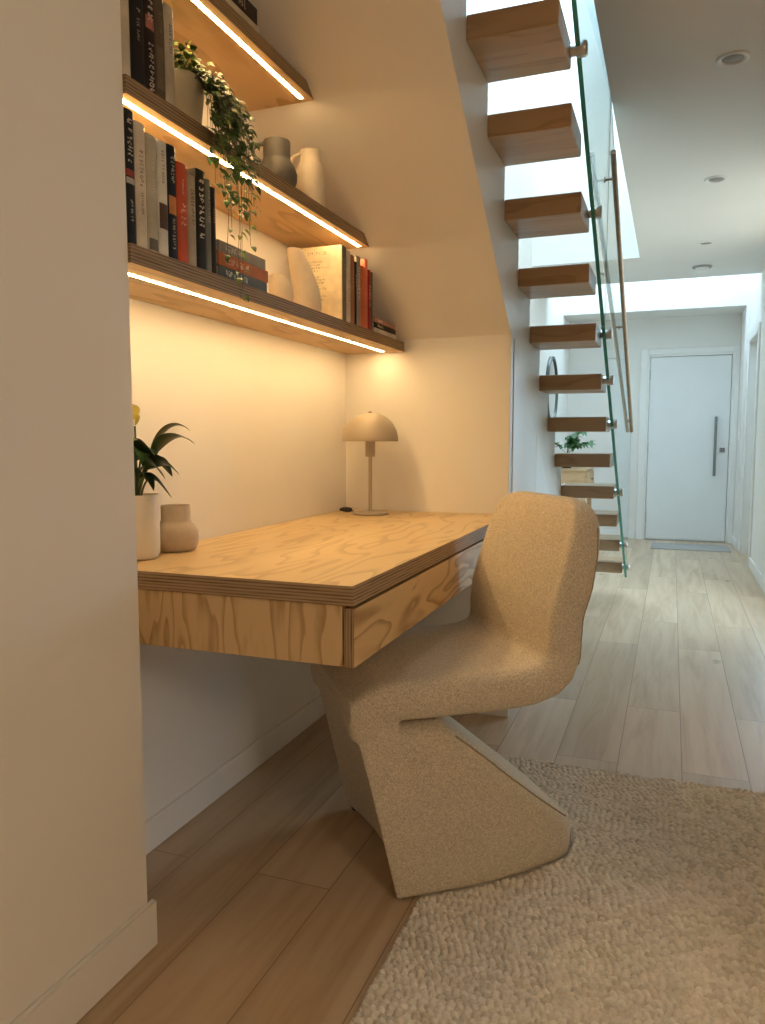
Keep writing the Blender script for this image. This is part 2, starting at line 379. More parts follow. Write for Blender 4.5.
# cupboard doors set flush in the panel
def cup_door(n, y0, y1, zt0, zt1, label):
    g = 0.005
    d = MB(); d.prism([(y0+g, 0.10), (y1-g, 0.10), (y1-g, zt1-g), (y0+g, zt0-g)], 'x', X1+0.0005, X1+0.004, 0, 0.0012)
    struct(d.build('door_%d' % n, M_cup, None, 40), label, 'cupboard door')
cup_door(3, 2.875, 3.41, 1.43, 1.075, 'tall slope-topped cupboard door under the stair, nearest the desk')
cup_door(4, 3.41, 3.94, 1.075, 0.72, 'middle slope-topped cupboard door under the stair')
cup_door(5, 3.94, 4.47, 0.72, 0.365, 'low slope-topped cupboard door under the stair')

b = MB()   # hall left wall beyond the stair, rising into the light well
b.prism([(YE+0.05, 0), (8.62, 0), (8.62, 4.6), (0.78, 4.6), (0.78, 2.60), (ys-0.05, 2.52), (YE+0.05, sofz(YE)+0.08)], 'x', XL-0.12, XL)
struct(b.build('wall_hall_left', M_wall), 'white hall wall beyond the stair with the round mirror', 'wall')
DY0, DY1, DZ = 6.98, 7.76, 1.93                    # side doorway in the right wall
b = MB()
b.box(XR, XR+0.14, 0.9, 4.2, 0, ZC); b.box(XR, XR+0.14, 5.88, DY0, 0, ZC); b.box(XR, XR+0.14, 4.2, 5.88, 2.34, ZC); b.box(XR, XR+0.14, 4.2, 5.88, 0, 0.12); b.box(XR, XR+0.14, DY1, 8.0, 0, 3.45); b.box(XR, XR+0.14, DY0, DY1, DZ, 3.45); b.box(0.605, XR+0.14, 8.0, 8.62, 0, 2.30)
struct(b.build('wall_right', M_wall), 'white right-hand wall of the hall', 'wall')
b = MB()
b.box(XL, -0.262, 8.5, 8.62, 0, 2.30); b.box(0.552, 0.605, 8.5, 8.62, 0, 2.30); b.box(-0.262, 0.552, 8.5, 8.62, 1.925, 2.30)
struct(b.build('wall_far', M_wall), 'white wall around the front door', 'wall')
b = MB()  # unseen window, added so daylight from the side brightens the hall
for (y0, y1, z0, z1) in ((4.2, 4.25, 0.12, 2.34), (5.83, 5.88, 0.12, 2.34), (4.25, 5.83, 0.12, 0.17), (4.25, 5.83, 2.29, 2.34)): b.box(XR+0.05, XR+0.10, y0, y1, z0, z1, 0, 0.003, 1)
struct(b.build('added_window_1', M_trim, None, 40), 'white frame of an added unseen window that brightens the hall from the right', 'window')
# room behind the camera
b = MB()
b.box(-2.6, 3.4, -4.3, -4.2, 0, ZC)
b.box(3.4, 3.5, -4.3, 0.9, 0, ZC); b.box(XR+0.14, 3.5, 0.9, 1.0, 0, ZC); b.box(-2.7, -2.6, -4.3, 0.78, 0, ZC)
struct(b.build('wall_room', M_wall), 'walls of the room behind the viewer', 'wall')

def base(name, label, boxes):
    m_ = MB()
    for q in boxes: m_.box(*q, 0, 0.003, 1)
    struct(m_.build(name, M_trim, None, 40), label, 'baseboard')
base('baseboard_left', 'white baseboard wrapping the foot of the left wall end', [(XP, XP+0.014, -4.2, YN+0.014, 0, 0.099)])
base('baseboard_niche', 'white baseboard along the niche back wall under the desk', [(XB, XB+0.012, YN, YE, 0, 0.085)])
base('baseboard_niche_end', 'short white baseboard at the niche end behind the chair', [(XB+0.012, X1+0.016, YE-0.024, YE-0.0125, 0, 0.085)])
base('baseboard_right', 'white baseboard along the right hall wall', [(XR-0.013, XR, 1.0, DY0-0.07, 0, 0.09), (XR-0.013, XR, DY1+0.07, 8.0, 0, 0.09), (0.592, 0.605, 8.0, 8.5, 0, 0.09)])
base('baseboard_hall_left', 'white baseboard under the console on the left hall wall', [(XL, XL+0.013, 5.36, 8.5, 0, 0.09), (XL, -0.34, 8.487, 8.5, 0, 0.09)])
b = MB()
for (y0, y1, z0, z1) in ((DY0-0.065, DY0, 0, DZ+0.065), (DY1, DY1+0.065, 0, DZ+0.065), (DY0, DY1, DZ, DZ+0.065)): b.box(XR-0.016, XR, y0, y1, z0, z1, 0, 0.003, 1)
struct(b.build('trim_1', M_trim, None, 40), 'white architrave around the side doorway at right', 'door trim')
b = MB(); b.box(XR+0.085, XR+0.125, DY0+0.004, DY1-0.004, 0.008, DZ-0.004, 0, 0.002, 1)
d2 = struct(b.build('door_2', M_door, None, 40), 'white side door recessed in the right hall wall', 'door')
b = MB(); b.lathe((XR+0.085, DY0+0.07, 1.0), [(0,-0.045),(0.02,-0.045),(0.024,-0.035),(0.010,-0.028),(0.010,-0.008),(0.024,-0.006),(0.024,0)], 20, axis=(1,0,0))
b.build('knob', M_steel, d2, 40)
b = MB()
for (x0, x1, z0, z1) in ((-0.335, -0.262, 0, 1.985), (0.552, 0.604, 0, 1.985), (-0.262, 0.552, 1.925, 1.985)): b.box(x0, x1, 8.482, 8.5, z0, z1, 0, 0.003, 1)
for (x0, x1, z0, z1) in ((-0.262, -0.244, 0, 1.925), (0.537, 0.552, 0, 1.925), (-0.244, 0.537, 1.905, 1.925)): b.box(x0, x1, 8.495, 8.6, z0, z1)
struct(b.build('trim_2', M_trim, None, 40), 'white frame around the front door', 'door trim')
b = MB(); b.box(-0.240, 0.533, 8.508, 8.556, 0.012, 1.900, 0, 0.002, 1)
d1 = struct(b.build('door_1', M_door, None, 40), 'flat white front door with long steel pull handle', 'front door')
b = MB()
b.tube([(0.405, 8.452, 0.685), (0.405, 8.452, 1.285)], 0.0135, 14)
for z in (0.75, 1.22): b.tube([(0.405, 8.452, z), (0.405, 8.508, z)], 0.008, 10)
b.build('pull_handle', M_iron, d1, 40)
b = MB(); b.box(0.450, 0.500, 8.498, 8.508, 0.925, 0.972, 0, 0.003, 1); b.lathe((0.475, 8.498, 0.949), [(0,-0.004),(0.012,-0.004),(0.013,0)], 18, axis=(0,1,0))
b.build('door_lock', M_iron, d1, 40)
for z in (0.24, 0.967, 1.722):
    b = MB(); b.tube([(-0.243, 8.503, z-0.05), (-0.243, 8.503, z+0.05)], 0.007, 10); b.build('hinge', M_steel, d1, 40)
b = MB(); b.box(-0.244, 0.537, 8.504, 8.56, 0.0, 0.010); b.box(-0.30, 0.60, 8.60, 8.66, 0, 1.98); struct(b.build('trim_3', M_steel), 'thin metal threshold under the front door, with an added light-blocking panel behind it', 'threshold')  # second box is an added hidden panel stopping sky leaking round the door

# ------------------------------------------------------------------ ceiling fittings
for i, ((x, y), lb) in enumerate(zip(((0.156,3.11),(0.167,4.465),(0.171,5.853)), ('round recessed ceiling downlight nearest the viewer', 'small round ceiling downlight midway down the hall', 'small round ceiling downlight just before the smoke alarm'))):
    t = thing('downlight', lb, 'downlight', (x, y, ZC), 0, 'recessed downlights in the hall ceiling')
    b = MB(); b.lathe((x, y, ZC), [(0.036,0.0),(0.040,-0.005),(0.050,-0.008),(0.056,-0.005),(0.057,0.0)], 36); b.build('bezel', M_trim, t, 60)
    b = MB(); b.lathe((x, y, ZC-0.0015), [(0.0,-0.003),(0.020,-0.0025),(0.024,0.0),(0.039,0.0)], 32); b.build('lens', M_lens, t, 40)
t = thing('smoke_alarm', 'round white smoke alarm on the far hall ceiling', 'smoke alarm', (0.172, 6.62, ZC))
b = MB(); b.lathe((0.172,6.62,ZC), [(0,-0.012),(0.068,-0.012),(0.074,-0.006),(0.074,0)], 36); b.build('mounting_plate', plain('alarm_grey', (0.34,0.34,0.34), 0.6), t, 50)
b = MB(); b.lathe((0.172,6.62,ZC-0.012), [(0,-0.028),(0.034,-0.026),(0.046,-0.015),(0.05,0)], 36); b.build('alarm_body', M_trim, t, 50)

t = thing('light_switch', 'small white light switch by the front door', 'light switch', (0.605, 8.25, 1.08))
b = MB(); b.box(0.597, 0.605, 8.215, 8.285, 1.025, 1.135, 0, 0.002, 1); b.build('wall_plate', M_trim, t, 40)
b = MB(); b.box(0.592, 0.597, 8.235, 8.265, 1.055, 1.105, 0, 0.0015, 1); b.build('rocker', M_trim, t, 40)

b = MB(); b.box(-0.165, 0.55, 7.80, 8.24, 0.0, 0.008, 0, 0.003, 2)
tag(b.build('door_mat', M_mat, None, 40, (0.19, 8.02, 0)), 'thin grey mat on the floor before the front door', 'door mat')

# ------------------------------------------------------------------ staircase
def gx(y): return -0.305 + 0.014*(y - 1.5)          # plane of the glass
st = thing('staircase', 'open floating staircase of thick oak treads beside a glass balustrade', 'staircase', (X1, TY[11], 0))
for k in range(-1, 12):
    ty_, tz_ = (TY[k], TZ[k]) if k >= 0 else (TY[0]-0.2668, TZ[0]+0.178)
    xr = gx(ty_+0.13) - 0.022; y0, y1 = ty_, ty_+0.2655
    b = MB()
    b.box(X1+0.0005, xr, y0, y1, tz_+0.002, tz_+TH, 0, 0.002, 1)
    n = 3
    for j in range(n):      # glued staves visible on the underside
        b.box(X1+0.001, xr-0.002, y0+0.002+(y1-y0-0.004)*j/n, y0+0.002+(y1-y0-0.004)*(j+1)/n, tz_-0.0006, tz_+0.0022, 1 if (j+k) % 2 else 2)
    b.build('tread', [M_oak, M_oak_b, wood('oak_stave_%d' % (k+1), (0.33,0.215,0.125), (0.46,0.32,0.195), (1.2,6.5,6.5), 0.4, 2.0, 2.0, (k,1,0), (0.1,0.75))], st)

gb = thing('glass_balustrade', 'frameless green-edged glass balustrade along the open stair', 'balustrade', (gx(5.1), 5.1, 0))
def gzb(y): return 2.256 - 0.731*(y - 2.27)
def glass_panel(ya, yb, top):
    n = 1; b_ = MB(); h = 0.007
    P = []
    for (y, z) in ((ya, gzb(ya)), (yb, gzb(yb)), (yb, gzb(yb)+top), (ya, gzb(ya)+top)):
        P.append((gx(y)-h, y, z)); P.append((gx(y)+h, y, z))
    v = [b_.bm.verts.new(p) for p in P]
    faces = [((0,2,4,6), 0), ((7,5,3,1), 0), ((0,1,3,2), 1), ((2,3,5,4), 1), ((4,5,7,6), 1), ((6,7,1,0), 1)]
    for q, mi in faces:
        f = b_.bm.faces.new([v[i] for i in q]); f.material_index = mi
    bmesh.ops.recalc_face_normals(b_.bm, faces=b_.bm.faces[:])
    return b_.build('glass_panel', [M_glass, M_glass_edge], gb)
glass_panel(1.80, 3.285, 0.92); glass_panel(3.295, 5.13, 0.92)
for (y, z) in ((2.395,2.182),(2.91,1.86),(3.44,1.50),(3.58,1.315),(3.85,1.126),(4.34,0.769),(4.83,0.415),(5.10,0.24)):
    x = gx(y); kk = int((y-2.146)/0.2668); e_ = gx(TY[kk]+0.13)-0.022-x+0.0003
    s = MB(); s.lathe((x, y, z), [(0,e_),(0.017,e_),(0.017,-0.0065),(0.0225,-0.0065),(0.0225,0.0065+0.0),(0.0225,0.0070),(0.0225,0.020),(0.020,0.023),(0,0.023)], 24, axis=(1,0,0)); s.build('standoff', M_steel, gb, 40)
hr = MB(); hr.tube([(-0.238, 3.02, 2.10), (-0.238, 4.97, 1.105)], 0.0105, 12); hro = hr.build('handrail', M_bronze, gb, 60)
for f in (0.06, 0.5, 0.94):
    y = 3.02+(4.97-3.02)*f; z = 2.10+(1.105-2.10)*f
    s = MB(); s.tube([(gx(y)+0.006, y, z), (-0.242, y, z)], 0.005, 8); s.lathe((gx(y)+0.0062, y, z), [(0,0),(0.012,0),(0.012,0.003),(0,0.003)], 16, axis=(1,0,0)); s.build('rail_bracket', M_bronze, hro, 40)

# ------------------------------------------------------------------ far end of the hall: mirror, console, branches
mr = thing('round_mirror', 'round wall mirror with dark rim beyond the stair', 'mirror', (XL, 7.22, 1.50))
b = MB(); b.lathe((XL, 7.22, 1.50), [(0.290,0.002),(0.290,0.030),(0.312,0.030),(0.315,0.026),(0.315,0.0),(0.29,0.0)], 64, axis=(1,0,0)); b.build('rim', plain('dark_rim', (0.12,0.13,0.13), 0.4, metal=0.6), mr, 40)
b = MB(); b.lathe((XL, 7.22, 1.50), [(0,0.018),(0.290,0.018)], 64, axis=(1,0,0)); b.build('mirror_glass', M_mirror, mr)
cs = thing('console_table', 'small pale oak console cabinet against the hall wall beyond the stair', 'console', (-0.875, 7.2, 0))
b = MB(); b.box(-1.055, -0.690, 6.88, 7.52, 0.775, 0.795, 0, 0.003, 1); b.build('top', M_console, cs, 40)
b = MB(); b.box(-1.050, -0.700, 6.90, 7.50, 0.625, 0.775, 0, 0.002, 1); b.build('cabinet_body', M_console, cs, 40)
b = MB(); b.box(-0.700, -0.686, 6.91, 7.49, 0.635, 0.768, 0, 0.002, 1); dr = b.build('drawer', M_console, cs, 40)
b = MB(); b.lathe((-0.686, 7.2, 0.70), [(0.006,0),(0.006,0.012),(0.012,0.016),(0.012,0.022),(0,0.024)], 18, axis=(1,0,0)); b.build('knob', M_bronze, dr, 40)
for x in (-1.03, -0.72):
    for y in (6.925, 7.475):
        b = MB(); b.prism([(x-0.018, y-0.018), (x+0.018, y-0.018), (x+0.018, y+0.018), (x-0.018, y+0.018)], 'z', 0, 0.625, 0, 0.002); b.build('leg', M_console, cs, 40)
bv = thing('branch_vase', 'vase of leafy green branches on the console beyond the stair', 'plant', (-0.90, 7.15, 0.795))
b = MB(); b.lathe((-0.90,7.15,0.795), [(0,0),(0.04,0),(0.055,0.03),(0.055,0.07),(0.03,0.11),(0.024,0.13),(0.020,0.13),(0.026,0.105),(0.04,0.06),(0,0.03)], 28); b.build('vase', plain('dark_glaze', (0.05,0.05,0.05), 0.3), bv, 60)
bs = MB(); bl = MB(); rb = random.Random(4)
for k in range(9):
    ang = rb.uniform(-1.4, 1.4) if k < 6 else rb.uniform(0, 6.28); le = rb.uniform(0.10, 0.24); h = rb.uniform(0.08, 0.20)
    p0 = Vector((-0.90, 7.15, 0.915)); p2 = p0 + Vector((max(-0.13, math.cos(ang)*le), math.sin(ang)*le*0.7, h)); p1 = (p0+p2)/2 + Vector((0,0,0.05))
    pts = [p0*(1-t)**2 + 2*p1*t*(1-t) + p2*t*t for t in [i/6 for i in range(7)]]
    bs.tube(pts, 0.002, 6)
    for i in range(2, 7):
        for s in (-1, 1):
            d = (pts[i]-pts[i-1]).normalized() + Vector((rb.uniform(-.8,.8), s*0.9, rb.uniform(-.3,.3)))
            bl.leaf(pts[i], d, (0,0,1), rb.uniform(0.065, 0.10), rb.uniform(0.042, 0.06), rb.uniform(0.2, 0.7))
bs.build('branches', M_stem, bv, 60); bl.build('foliage', M_leafb, bv, 60)

# ------------------------------------------------------------------ desk
DX0, DX1, DYA, DYB = XB+0.001, -0.560, 1.325, YE-0.002
dk = thing('floating_desk', 'wall-hung plywood desk with a long drawer in the niche', 'desk', (-0.89, 2.07, 0.0))
def slab(x0, x1, y0, y1, z0, z1, name, mats, parent, edge=(2,)):
    """box whose top and bottom take material 0 and sides material 1"""
    s = MB(); s.box(x0, x1, y0, y1, z0, z1, 0, 0.0012, 1)
    s.bm.normal_update()
    for f in s.bm.faces: f.material_index = 0 if abs(f.normal.z) > 0.8 else 1
    return s.build(name, mats, parent)
slab(DX0, DX1, DYA, DYB, 0.733, 0.772, 'desktop', [M_pine, M_edge], dk)
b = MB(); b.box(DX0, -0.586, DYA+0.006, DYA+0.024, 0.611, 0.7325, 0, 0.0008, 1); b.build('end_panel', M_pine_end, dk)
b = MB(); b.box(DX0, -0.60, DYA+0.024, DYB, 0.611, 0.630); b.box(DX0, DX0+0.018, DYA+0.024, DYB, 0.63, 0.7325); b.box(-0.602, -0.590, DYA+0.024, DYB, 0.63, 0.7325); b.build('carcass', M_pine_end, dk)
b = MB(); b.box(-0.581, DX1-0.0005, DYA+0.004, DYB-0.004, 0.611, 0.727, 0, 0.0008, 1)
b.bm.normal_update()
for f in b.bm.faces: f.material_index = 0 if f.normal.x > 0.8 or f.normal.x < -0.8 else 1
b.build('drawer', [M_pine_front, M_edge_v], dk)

# ------------------------------------------------------------------ shelves
XS = -0.978
S3, S2, S1 = (1.388, 1.424), (1.697, 1.731), (2.004, 2.038)
def shelf(zs, yend, led_x, led_end, label):
    z0, z1 = zs
    t = thing('wall_shelf', label, 'shelf', (-1.1, 1.9, z0), 0, 'plywood niche shelves')
    ya = YN + 0.001
    s = MB()
    if yend is None: e0 = e1 = YE-0.001
    else: e0 = 1.893 - (z0-2.116)/0.728 - 0.003; e1 = 1.893 - (z1-2.116)/0.728 - 0.003
    s.prism([(ya, z0), (e0, z0), (e1, z1), (ya, z1)], 'x', XB+0.001, XS, 0)
    s.bm.normal_update()
    for f in s.bm.faces: f.material_index = 0 if abs(f.normal.z) > 0.8 else 1
    s.build('board', [M_shelf, M_edge_shelf], t)
    l = MB(); l.box(led_x-0.0053, led_x+0.0053, ya, led_end, z0-0.0010, z0-0.0001)
    l.build('led_strip', LED, t)['label'] = 'glowing warm white light strip'
    return t
shelf(S3, None, -1.052, 2.79, 'lowest plywood shelf with light strip, above the desk')
shelf(S2, 1, -1.006, 2.44, 'middle plywood shelf with light strip, under the trailing plant')
shelf(S1, 1, -1.006, 2.02, 'topmost plywood shelf with light strip')

# ------------------------------------------------------------------ books
_mc = {}
def bookmat(col):
    k = tuple(round(c, 3) for c in col)
    if k not in _mc: _mc[k] = plain('cover_%d' % len(_mc), col, 0.6, 0.18, 22, spec=0.2)
    return _mc[k]
def glyphs(mb, org, along, across, size, n, rg, th=0.0005, nrm=None):
    """small lettering: n characters of pen strokes"""
    along = Vector(along); across = Vector(across); nrm = Vector(nrm)
    p = Vector(org); w = size*0.5; st = size*0.13
    for i in range(n):
        if rg.random() < 0.13: p = p + along*size*0.5; continue
        def bar(u, v, du, dv):
            mb.obox(p + along*(u*w) + across*(v*size), along*max(du*w/2, st/2), across*max(dv*size/2, st/2), nrm*th)
        strokes = [(0,0.1,0,0.8),(0.9,-0.1,0,0.8),(0.45,0.3,0,0.4),(0.45,-0.3,0,0.4),(0.3,0.42,0.6,0),(0.6,-0.42,0.6,0),(0.7,0.12,0.5,0),(0.2,-0.1,0.5,0)]
        for q in rg.sample(strokes, rg.randint(3, 4)): bar(*q)
        p = p + along*size*0.78
def book_upright(y0, y1, h, z0, col, label, group, depth=0.135, xf=-0.985, ink=(0.75,0.7,0.6), title=None, band=None, hard=True, cover_text=False, small=None, seed=0):
    rg = random.Random(seed*13+5); g = 0.0007; y0 += g; y1 -= g
    t = thing('book', label, 'book', (xf-depth/2, (y0+y1)/2, z0), 0, group)
    m_ = bookmat(col); c = 0.0022; xb = xf - depth
    s = MB(); s.box(xb, xf-0.003, y0, y0+c, z0, z0+h, 0, 0.0006, 1); s.box(xb, xf-0.003, y1-c, y1, z0, z0+h, 0, 0.0006, 1)
    n = 7; w = (y1-y0)/2; yc = (y0+y1)/2          # gently rounded spine
    arc = [(xf-0.004+0.004*math.cos((i/(n-1)-0.5)*math.pi), yc+w*math.sin((i/(n-1)-0.5)*math.pi)) for i in range(n)]
    s.prism(arc, 'z', z0, z0+h)
    s.build('cover', m_, t, 40)
    s = MB(); s.box(xb+0.003, xf-0.0035, y0+c, y1-c, z0+0.003, z0+h-0.003); s.build('pages', M_paper, t)
    im = bookmat(ink)
    if title:
        s = MB(); n_, sz, top = title
        sz = min(sz, (y1-y0)*0.55)
        glyphs(s, (xf-0.0002, yc, z0+h*top), (0,0,-1), (0,1,0), sz, n_, rg, 0.0007, (1,0,0))
        s.build('spine_title', im, t)
        if small:
            s = MB(); glyphs(s, (xf-0.0002, yc, z0+h*small[1]), (0,0,-1), (0,1,0), min(small[2], sz), small[0], rg, 0.0007, (1,0,0))
            s.build('spine_author', im, t)
    if band:
        for bc, f0, f1 in band:
            s = MB(); s.prism([(x+0.0004 if x > xf-0.0039 else x, y*0.94+yc*0.06) for x, y in arc], 'z', z0+h*f0, z0+h*f1); s.build('spine_band', bookmat(bc), t)
    if cover_text:
        cm = bookmat((0.22,0.17,0.10)); s = MB()
        for i, z in enumerate([0.80,0.76,0.72,0.68,0.60,0.56,0.52,0.48,0.44,0.38,0.34,0.30]):
            glyphs(s, (xf - 0.135, y0-0.0002, z0+h*z), (1,0,0), (0,0,1), 0.0062, rg.randint(12, 19), rg, 0.0004, (0,-1,0))
        s.build('cover_text', cm, t)
        s = MB(); glyphs(s, (xf - 0.120, y0-0.0002, z0+h*0.91), (1,0,0), (0,0,1), 0.010, 9, rg, 0.0004, (0,-1,0)); s.build('cover_title', cm, t)
    return t
def book_flat(y0, y1, z0, th, col, label, group, depth=0.15, xf=-0.985, ink=(0.7,0.65,0.55), n=10):
    rg = random.Random(int(z0*1000)+int(y0*100))
    t = thing('book', label, 'book', (xf-depth/2, (y0+y1)/2, z0), 0, group)
    c = 0.002; xb = xf-depth
    s = MB(); s.box(xb, xf-0.002, y0, y1, z0, z0+c, 0, 0.0005, 1); s.box(xb, xf-0.002, y0, y1, z0+th-c, z0+th, 0, 0.0005, 1); s.box(xf-0.003, xf, y0, y1, z0, z0+th, 0, 0.001, 2)
    s.build('cover', bookmat(col), t, 40)
    s = MB(); s.box(xb+0.003, xf-0.003, y0+0.003, y1-0.003, z0+c, z0+th-c); s.build('pages', M_paper, t)
    s = MB(); glyphs(s, (xf+0.0002, y0+0.03, z0+th/2), (0,1,0), (0,0,1), th*0.5, n, rg, 0.0004, (1,0,0)); s.build('spine_title', bookmat(ink), t)
    return t
GA = 'books standing at the left of the middle shelf'
Z2 = S2[1]
book_upright(1.236,1.261,0.238,Z2,(0.52,0.46,0.36),'pale cream book at the wall end of the middle shelf',GA,ink=(0.3,0.25,0.18),title=(9,0.008,0.8),seed=1)
book_upright(1.261,1.305,0.246,Z2,(0.012,0.011,0.011),'thick black book with faint grey lettering on the middle shelf',GA,ink=(0.32,0.28,0.22),title=(3,0.012,0.62),small=(8,0.5,0.007),seed=2)
book_upright(1.305,1.337,0.242,Z2,(0.018,0.012,0.012),'black book with rosy spot and white lettering on the middle shelf',GA,ink=(0.55,0.46,0.40),title=(9,0.014,0.93),small=(9,0.40,0.014),band=[((0.30,0.12,0.09),0.50,0.60)],seed=3)
book_upright(1.337,1.369,0.205,Z2,(0.09,0.068,0.045),'dark brown mottled book on the middle shelf',GA,ink=(0.2,0.16,0.10),title=(9,0.007,0.85),band=[((0.14,0.11,0.075),0.1,0.5)],seed=4)
book_upright(1.369,1.402,0.197,Z2,(0.42,0.375,0.30),'grey-cream book beside the trailing plant pot',GA,ink=(0.2,0.17,0.12),title=(10,0.008,0.82),seed=5)
GB = 'books standing at the left of the lowest shelf'
Z3 = S3[1]
book_upright(1.234,1.264,0.250,Z3,(0.016,0.015,0.015),'tall black book with red label at wall end of lowest shelf',GB,ink=(0.55,0.50,0.42),title=(8,0.014,0.93),small=(8,0.34,0.007),band=[((0.30,0.06,0.045),0.51,0.56),((0.42,0.39,0.34),0.455,0.50)],seed=6)
book_upright(1.264,1.298,0.238,Z3,(0.60,0.53,0.42),'cream book with brown lettering, second on lowest shelf',GB,ink=(0.27,0.2,0.12),title=(9,0.010,0.78),small=(9,0.45,0.006),seed=7)
book_upright(1.298,1.333,0.227,Z3,(0.45,0.41,0.315),'sage-grey book on lowest shelf between cream and white books',GB,ink=(0.6,0.56,0.46),title=(11,0.008,0.8),band=[((0.13,0.11,0.09),0.02,0.12)],seed=8)
book_upright(1.333,1.366,0.228,Z3,(0.62,0.60,0.53),'white book with dark brown figure on lowest shelf',GB,ink=(0.3,0.27,0.22),title=(11,0.008,0.92),band=[((0.10,0.055,0.035),0.24,0.46)],seed=9)
book_upright(1.366,1.397,0.230,Z3,(0.014,0.018,0.028),'navy black book with orange spot on lowest shelf',GB,ink=(0.55,0.48,0.38),title=(8,0.010,0.90),small=(10,0.36,0.008),band=[((0.50,0.20,0.06),0.40,0.56)],seed=10)
book_upright(1.397,1.436,0.206,Z3,(0.50,0.085,0.035),'brick red book standing on the lowest shelf',GB,ink=(0.75,0.55,0.42),title=(4,0.016,0.60),small=(8,0.85,0.006),seed=11)
book_upright(1.436,1.466,0.192,Z3,(0.40,0.345,0.26),'short beige book with grey lettering on the lowest shelf',GB,ink=(0.16,0.14,0.11),title=(10,0.010,0.85),seed=12)
book_upright(1.466,1.504,0.214,Z3,(0.018,0.017,0.016),'black book with bold white lettering on the lowest shelf',GB,ink=(0.72,0.67,0.58),title=(11,0.017,0.90),seed=13)
book_upright(1.504,1.524,0.203,Z3,(0.20,0.205,0.18),'thin grey-green book on the lowest shelf',GB,ink=(0.5,0.46,0.36),title=(13,0.007,0.88),seed=14)
book_upright(1.524,1.544,0.192,Z3,(0.035,0.028,0.022),'thin dark brown book ending the row left of the flat stack',GB,ink=(0.3,0.25,0.2),title=(9,0.006,0.8),seed=15)
GC = 'books lying flat behind the trailing vine'
book_flat(1.550,1.772,Z3,0.027,(0.10,0.125,0.13),'blue-grey book at the bottom of the stack behind the vine',GC)
book_flat(1.549,1.779,Z3+0.0275,0.029,(0.46,0.145,0.05),'orange book in the middle of the stack behind the vine',GC)
book_flat(1.550,1.766,Z3+0.057,0.026,(0.27,0.245,0.20),'grey book on top of the stack behind the vine',GC)
GD = 'books standing at the right of the lowest shelf'
book_upright(2.253,2.292,0.234,Z3,(0.66,0.57,0.40),'large cream book showing its printed cover on lowest shelf',GD,depth=0.172,ink=(0.3,0.26,0.2),title=(9,0.012,0.85),cover_text=True,band=[((0.16,0.135,0.10),0.01,0.99)],seed=16)
book_upright(2.292,2.325,0.226,Z3,(0.60,0.55,0.47),'white book right of the large cream book',GD,ink=(0.25,0.22,0.18),title=(11,0.009,0.6),seed=17)
book_upright(2.325,2.358,0.220,Z3,(0.34,0.16,0.085),'reddish brown book at the right of lowest shelf',GD,ink=(0.5,0.4,0.25),title=(9,0.007,0.8),seed=18)
book_upright(2.358,2.375,0.205,Z3,(0.02,0.018,0.018),'thin black book among the reds at right of lowest shelf',GD,ink=(0.4,0.35,0.3),title=(9,0.006,0.8),seed=19)
book_upright(2.375,2.410,0.227,Z3,(0.30,0.285,0.25),'grey book with pale lettering left of the red books',GD,ink=(0.6,0.55,0.48),title=(12,0.012,0.85),seed=20)
book_upright(2.410,2.446,0.203,Z3,(0.52,0.13,0.05),'orange-red book at the right of lowest shelf',GD,ink=(0.6,0.3,0.15),title=(8,0.006,0.8),seed=21)
book_upright(2.446,2.473,0.232,Z3,(0.60,0.17,0.11),'tallest of the red books, coral spine',GD,depth=0.12,ink=(0.7,0.4,0.3),title=(7,0.006,0.9),seed=22)
book_upright(2.473,2.501,0.203,Z3,(0.30,0.022,0.022),'dark crimson book at the right of lowest shelf',GD,ink=(0.6,0.5,0.4),title=(12,0.008,0.75),seed=23)
book_upright(2.501,2.521,0.200,Z3,(0.13,0.115,0.09),'thin grey-brown book ending the row of red books',GD,ink=(0.45,0.4,0.3),title=(12,0.006,0.85),seed=24)
GE = 'small books lying flat at the right end of the lowest shelf'
book_flat(2.530,2.755,Z3,0.018,(0.52,0.48,0.42),'white book under the small stack at shelf end',GE,depth=0.13)
book_flat(2.530,2.752,Z3+0.0185,0.018,(0.03,0.022,0.02),'black book in the middle of the small stack at shelf end',GE,depth=0.13)
book_flat(2.530,2.745,Z3+0.037,0.016,(0.40,0.20,0.16),'dusty pink book on top of the small stack at shelf end',GE,depth=0.13)
Z1 = S1[1]
GF = 'books lying flat on the topmost shelf'
book_flat(1.52,1.752,Z1,0.022,(0.50,0.44,0.34),'cream book lying flat on the topmost shelf',GF)
book_flat(1.52,1.742,Z1+0.0225,0.038,(0.025,0.018,0.018),'dark lettered book lying on the cream book, topmost shelf',GF,ink=(0.4,0.32,0.25))

# ------------------------------------------------------------------ jugs and vases on the shelves
def handle(mb, c, r_at, z0, z1, out, ang, rad=0.007):
    """loop handle from (r_at, z1) out and back to (r_at2, z0)"""
    d = Vector((math.cos(ang), math.sin(ang), 0)); pts = []
    r1, r0 = r_at
    for i in range(13):
        t = i/12; a = math.pi*t
        rr = r1*(1-t)+r0*t + out*math.sin(a)**0.7
        zz = z1*(1-t) + z0*t + 0.006*math.sin(a)*(1-t)
        pts.append(Vector(c) + d*rr + Vector((0,0,zz)))
    mb.tube(pts, rad, 10, flat=0.75)
t = thing('jug', 'round charcoal grey jug with loop handle on the middle shelf', 'jug', (-1.052, 1.958, Z2))
c = (-1.052, 1.958, Z2)
b = MB(); b.lathe(c, [(0,0),(0.034,0),(0.047,0.012),(0.055,0.034),(0.056,0.052),(0.050,0.072),(0.040,0.086),(0.0375,0.094),(0.0375,0.138),(0.0365,0.141),(0.034,0.140),(0.034,0.094),(0.045,0.07),(0.05,0.045),(0,0.008)], 48); b.build('jug_body', M_jugg, t, 50)
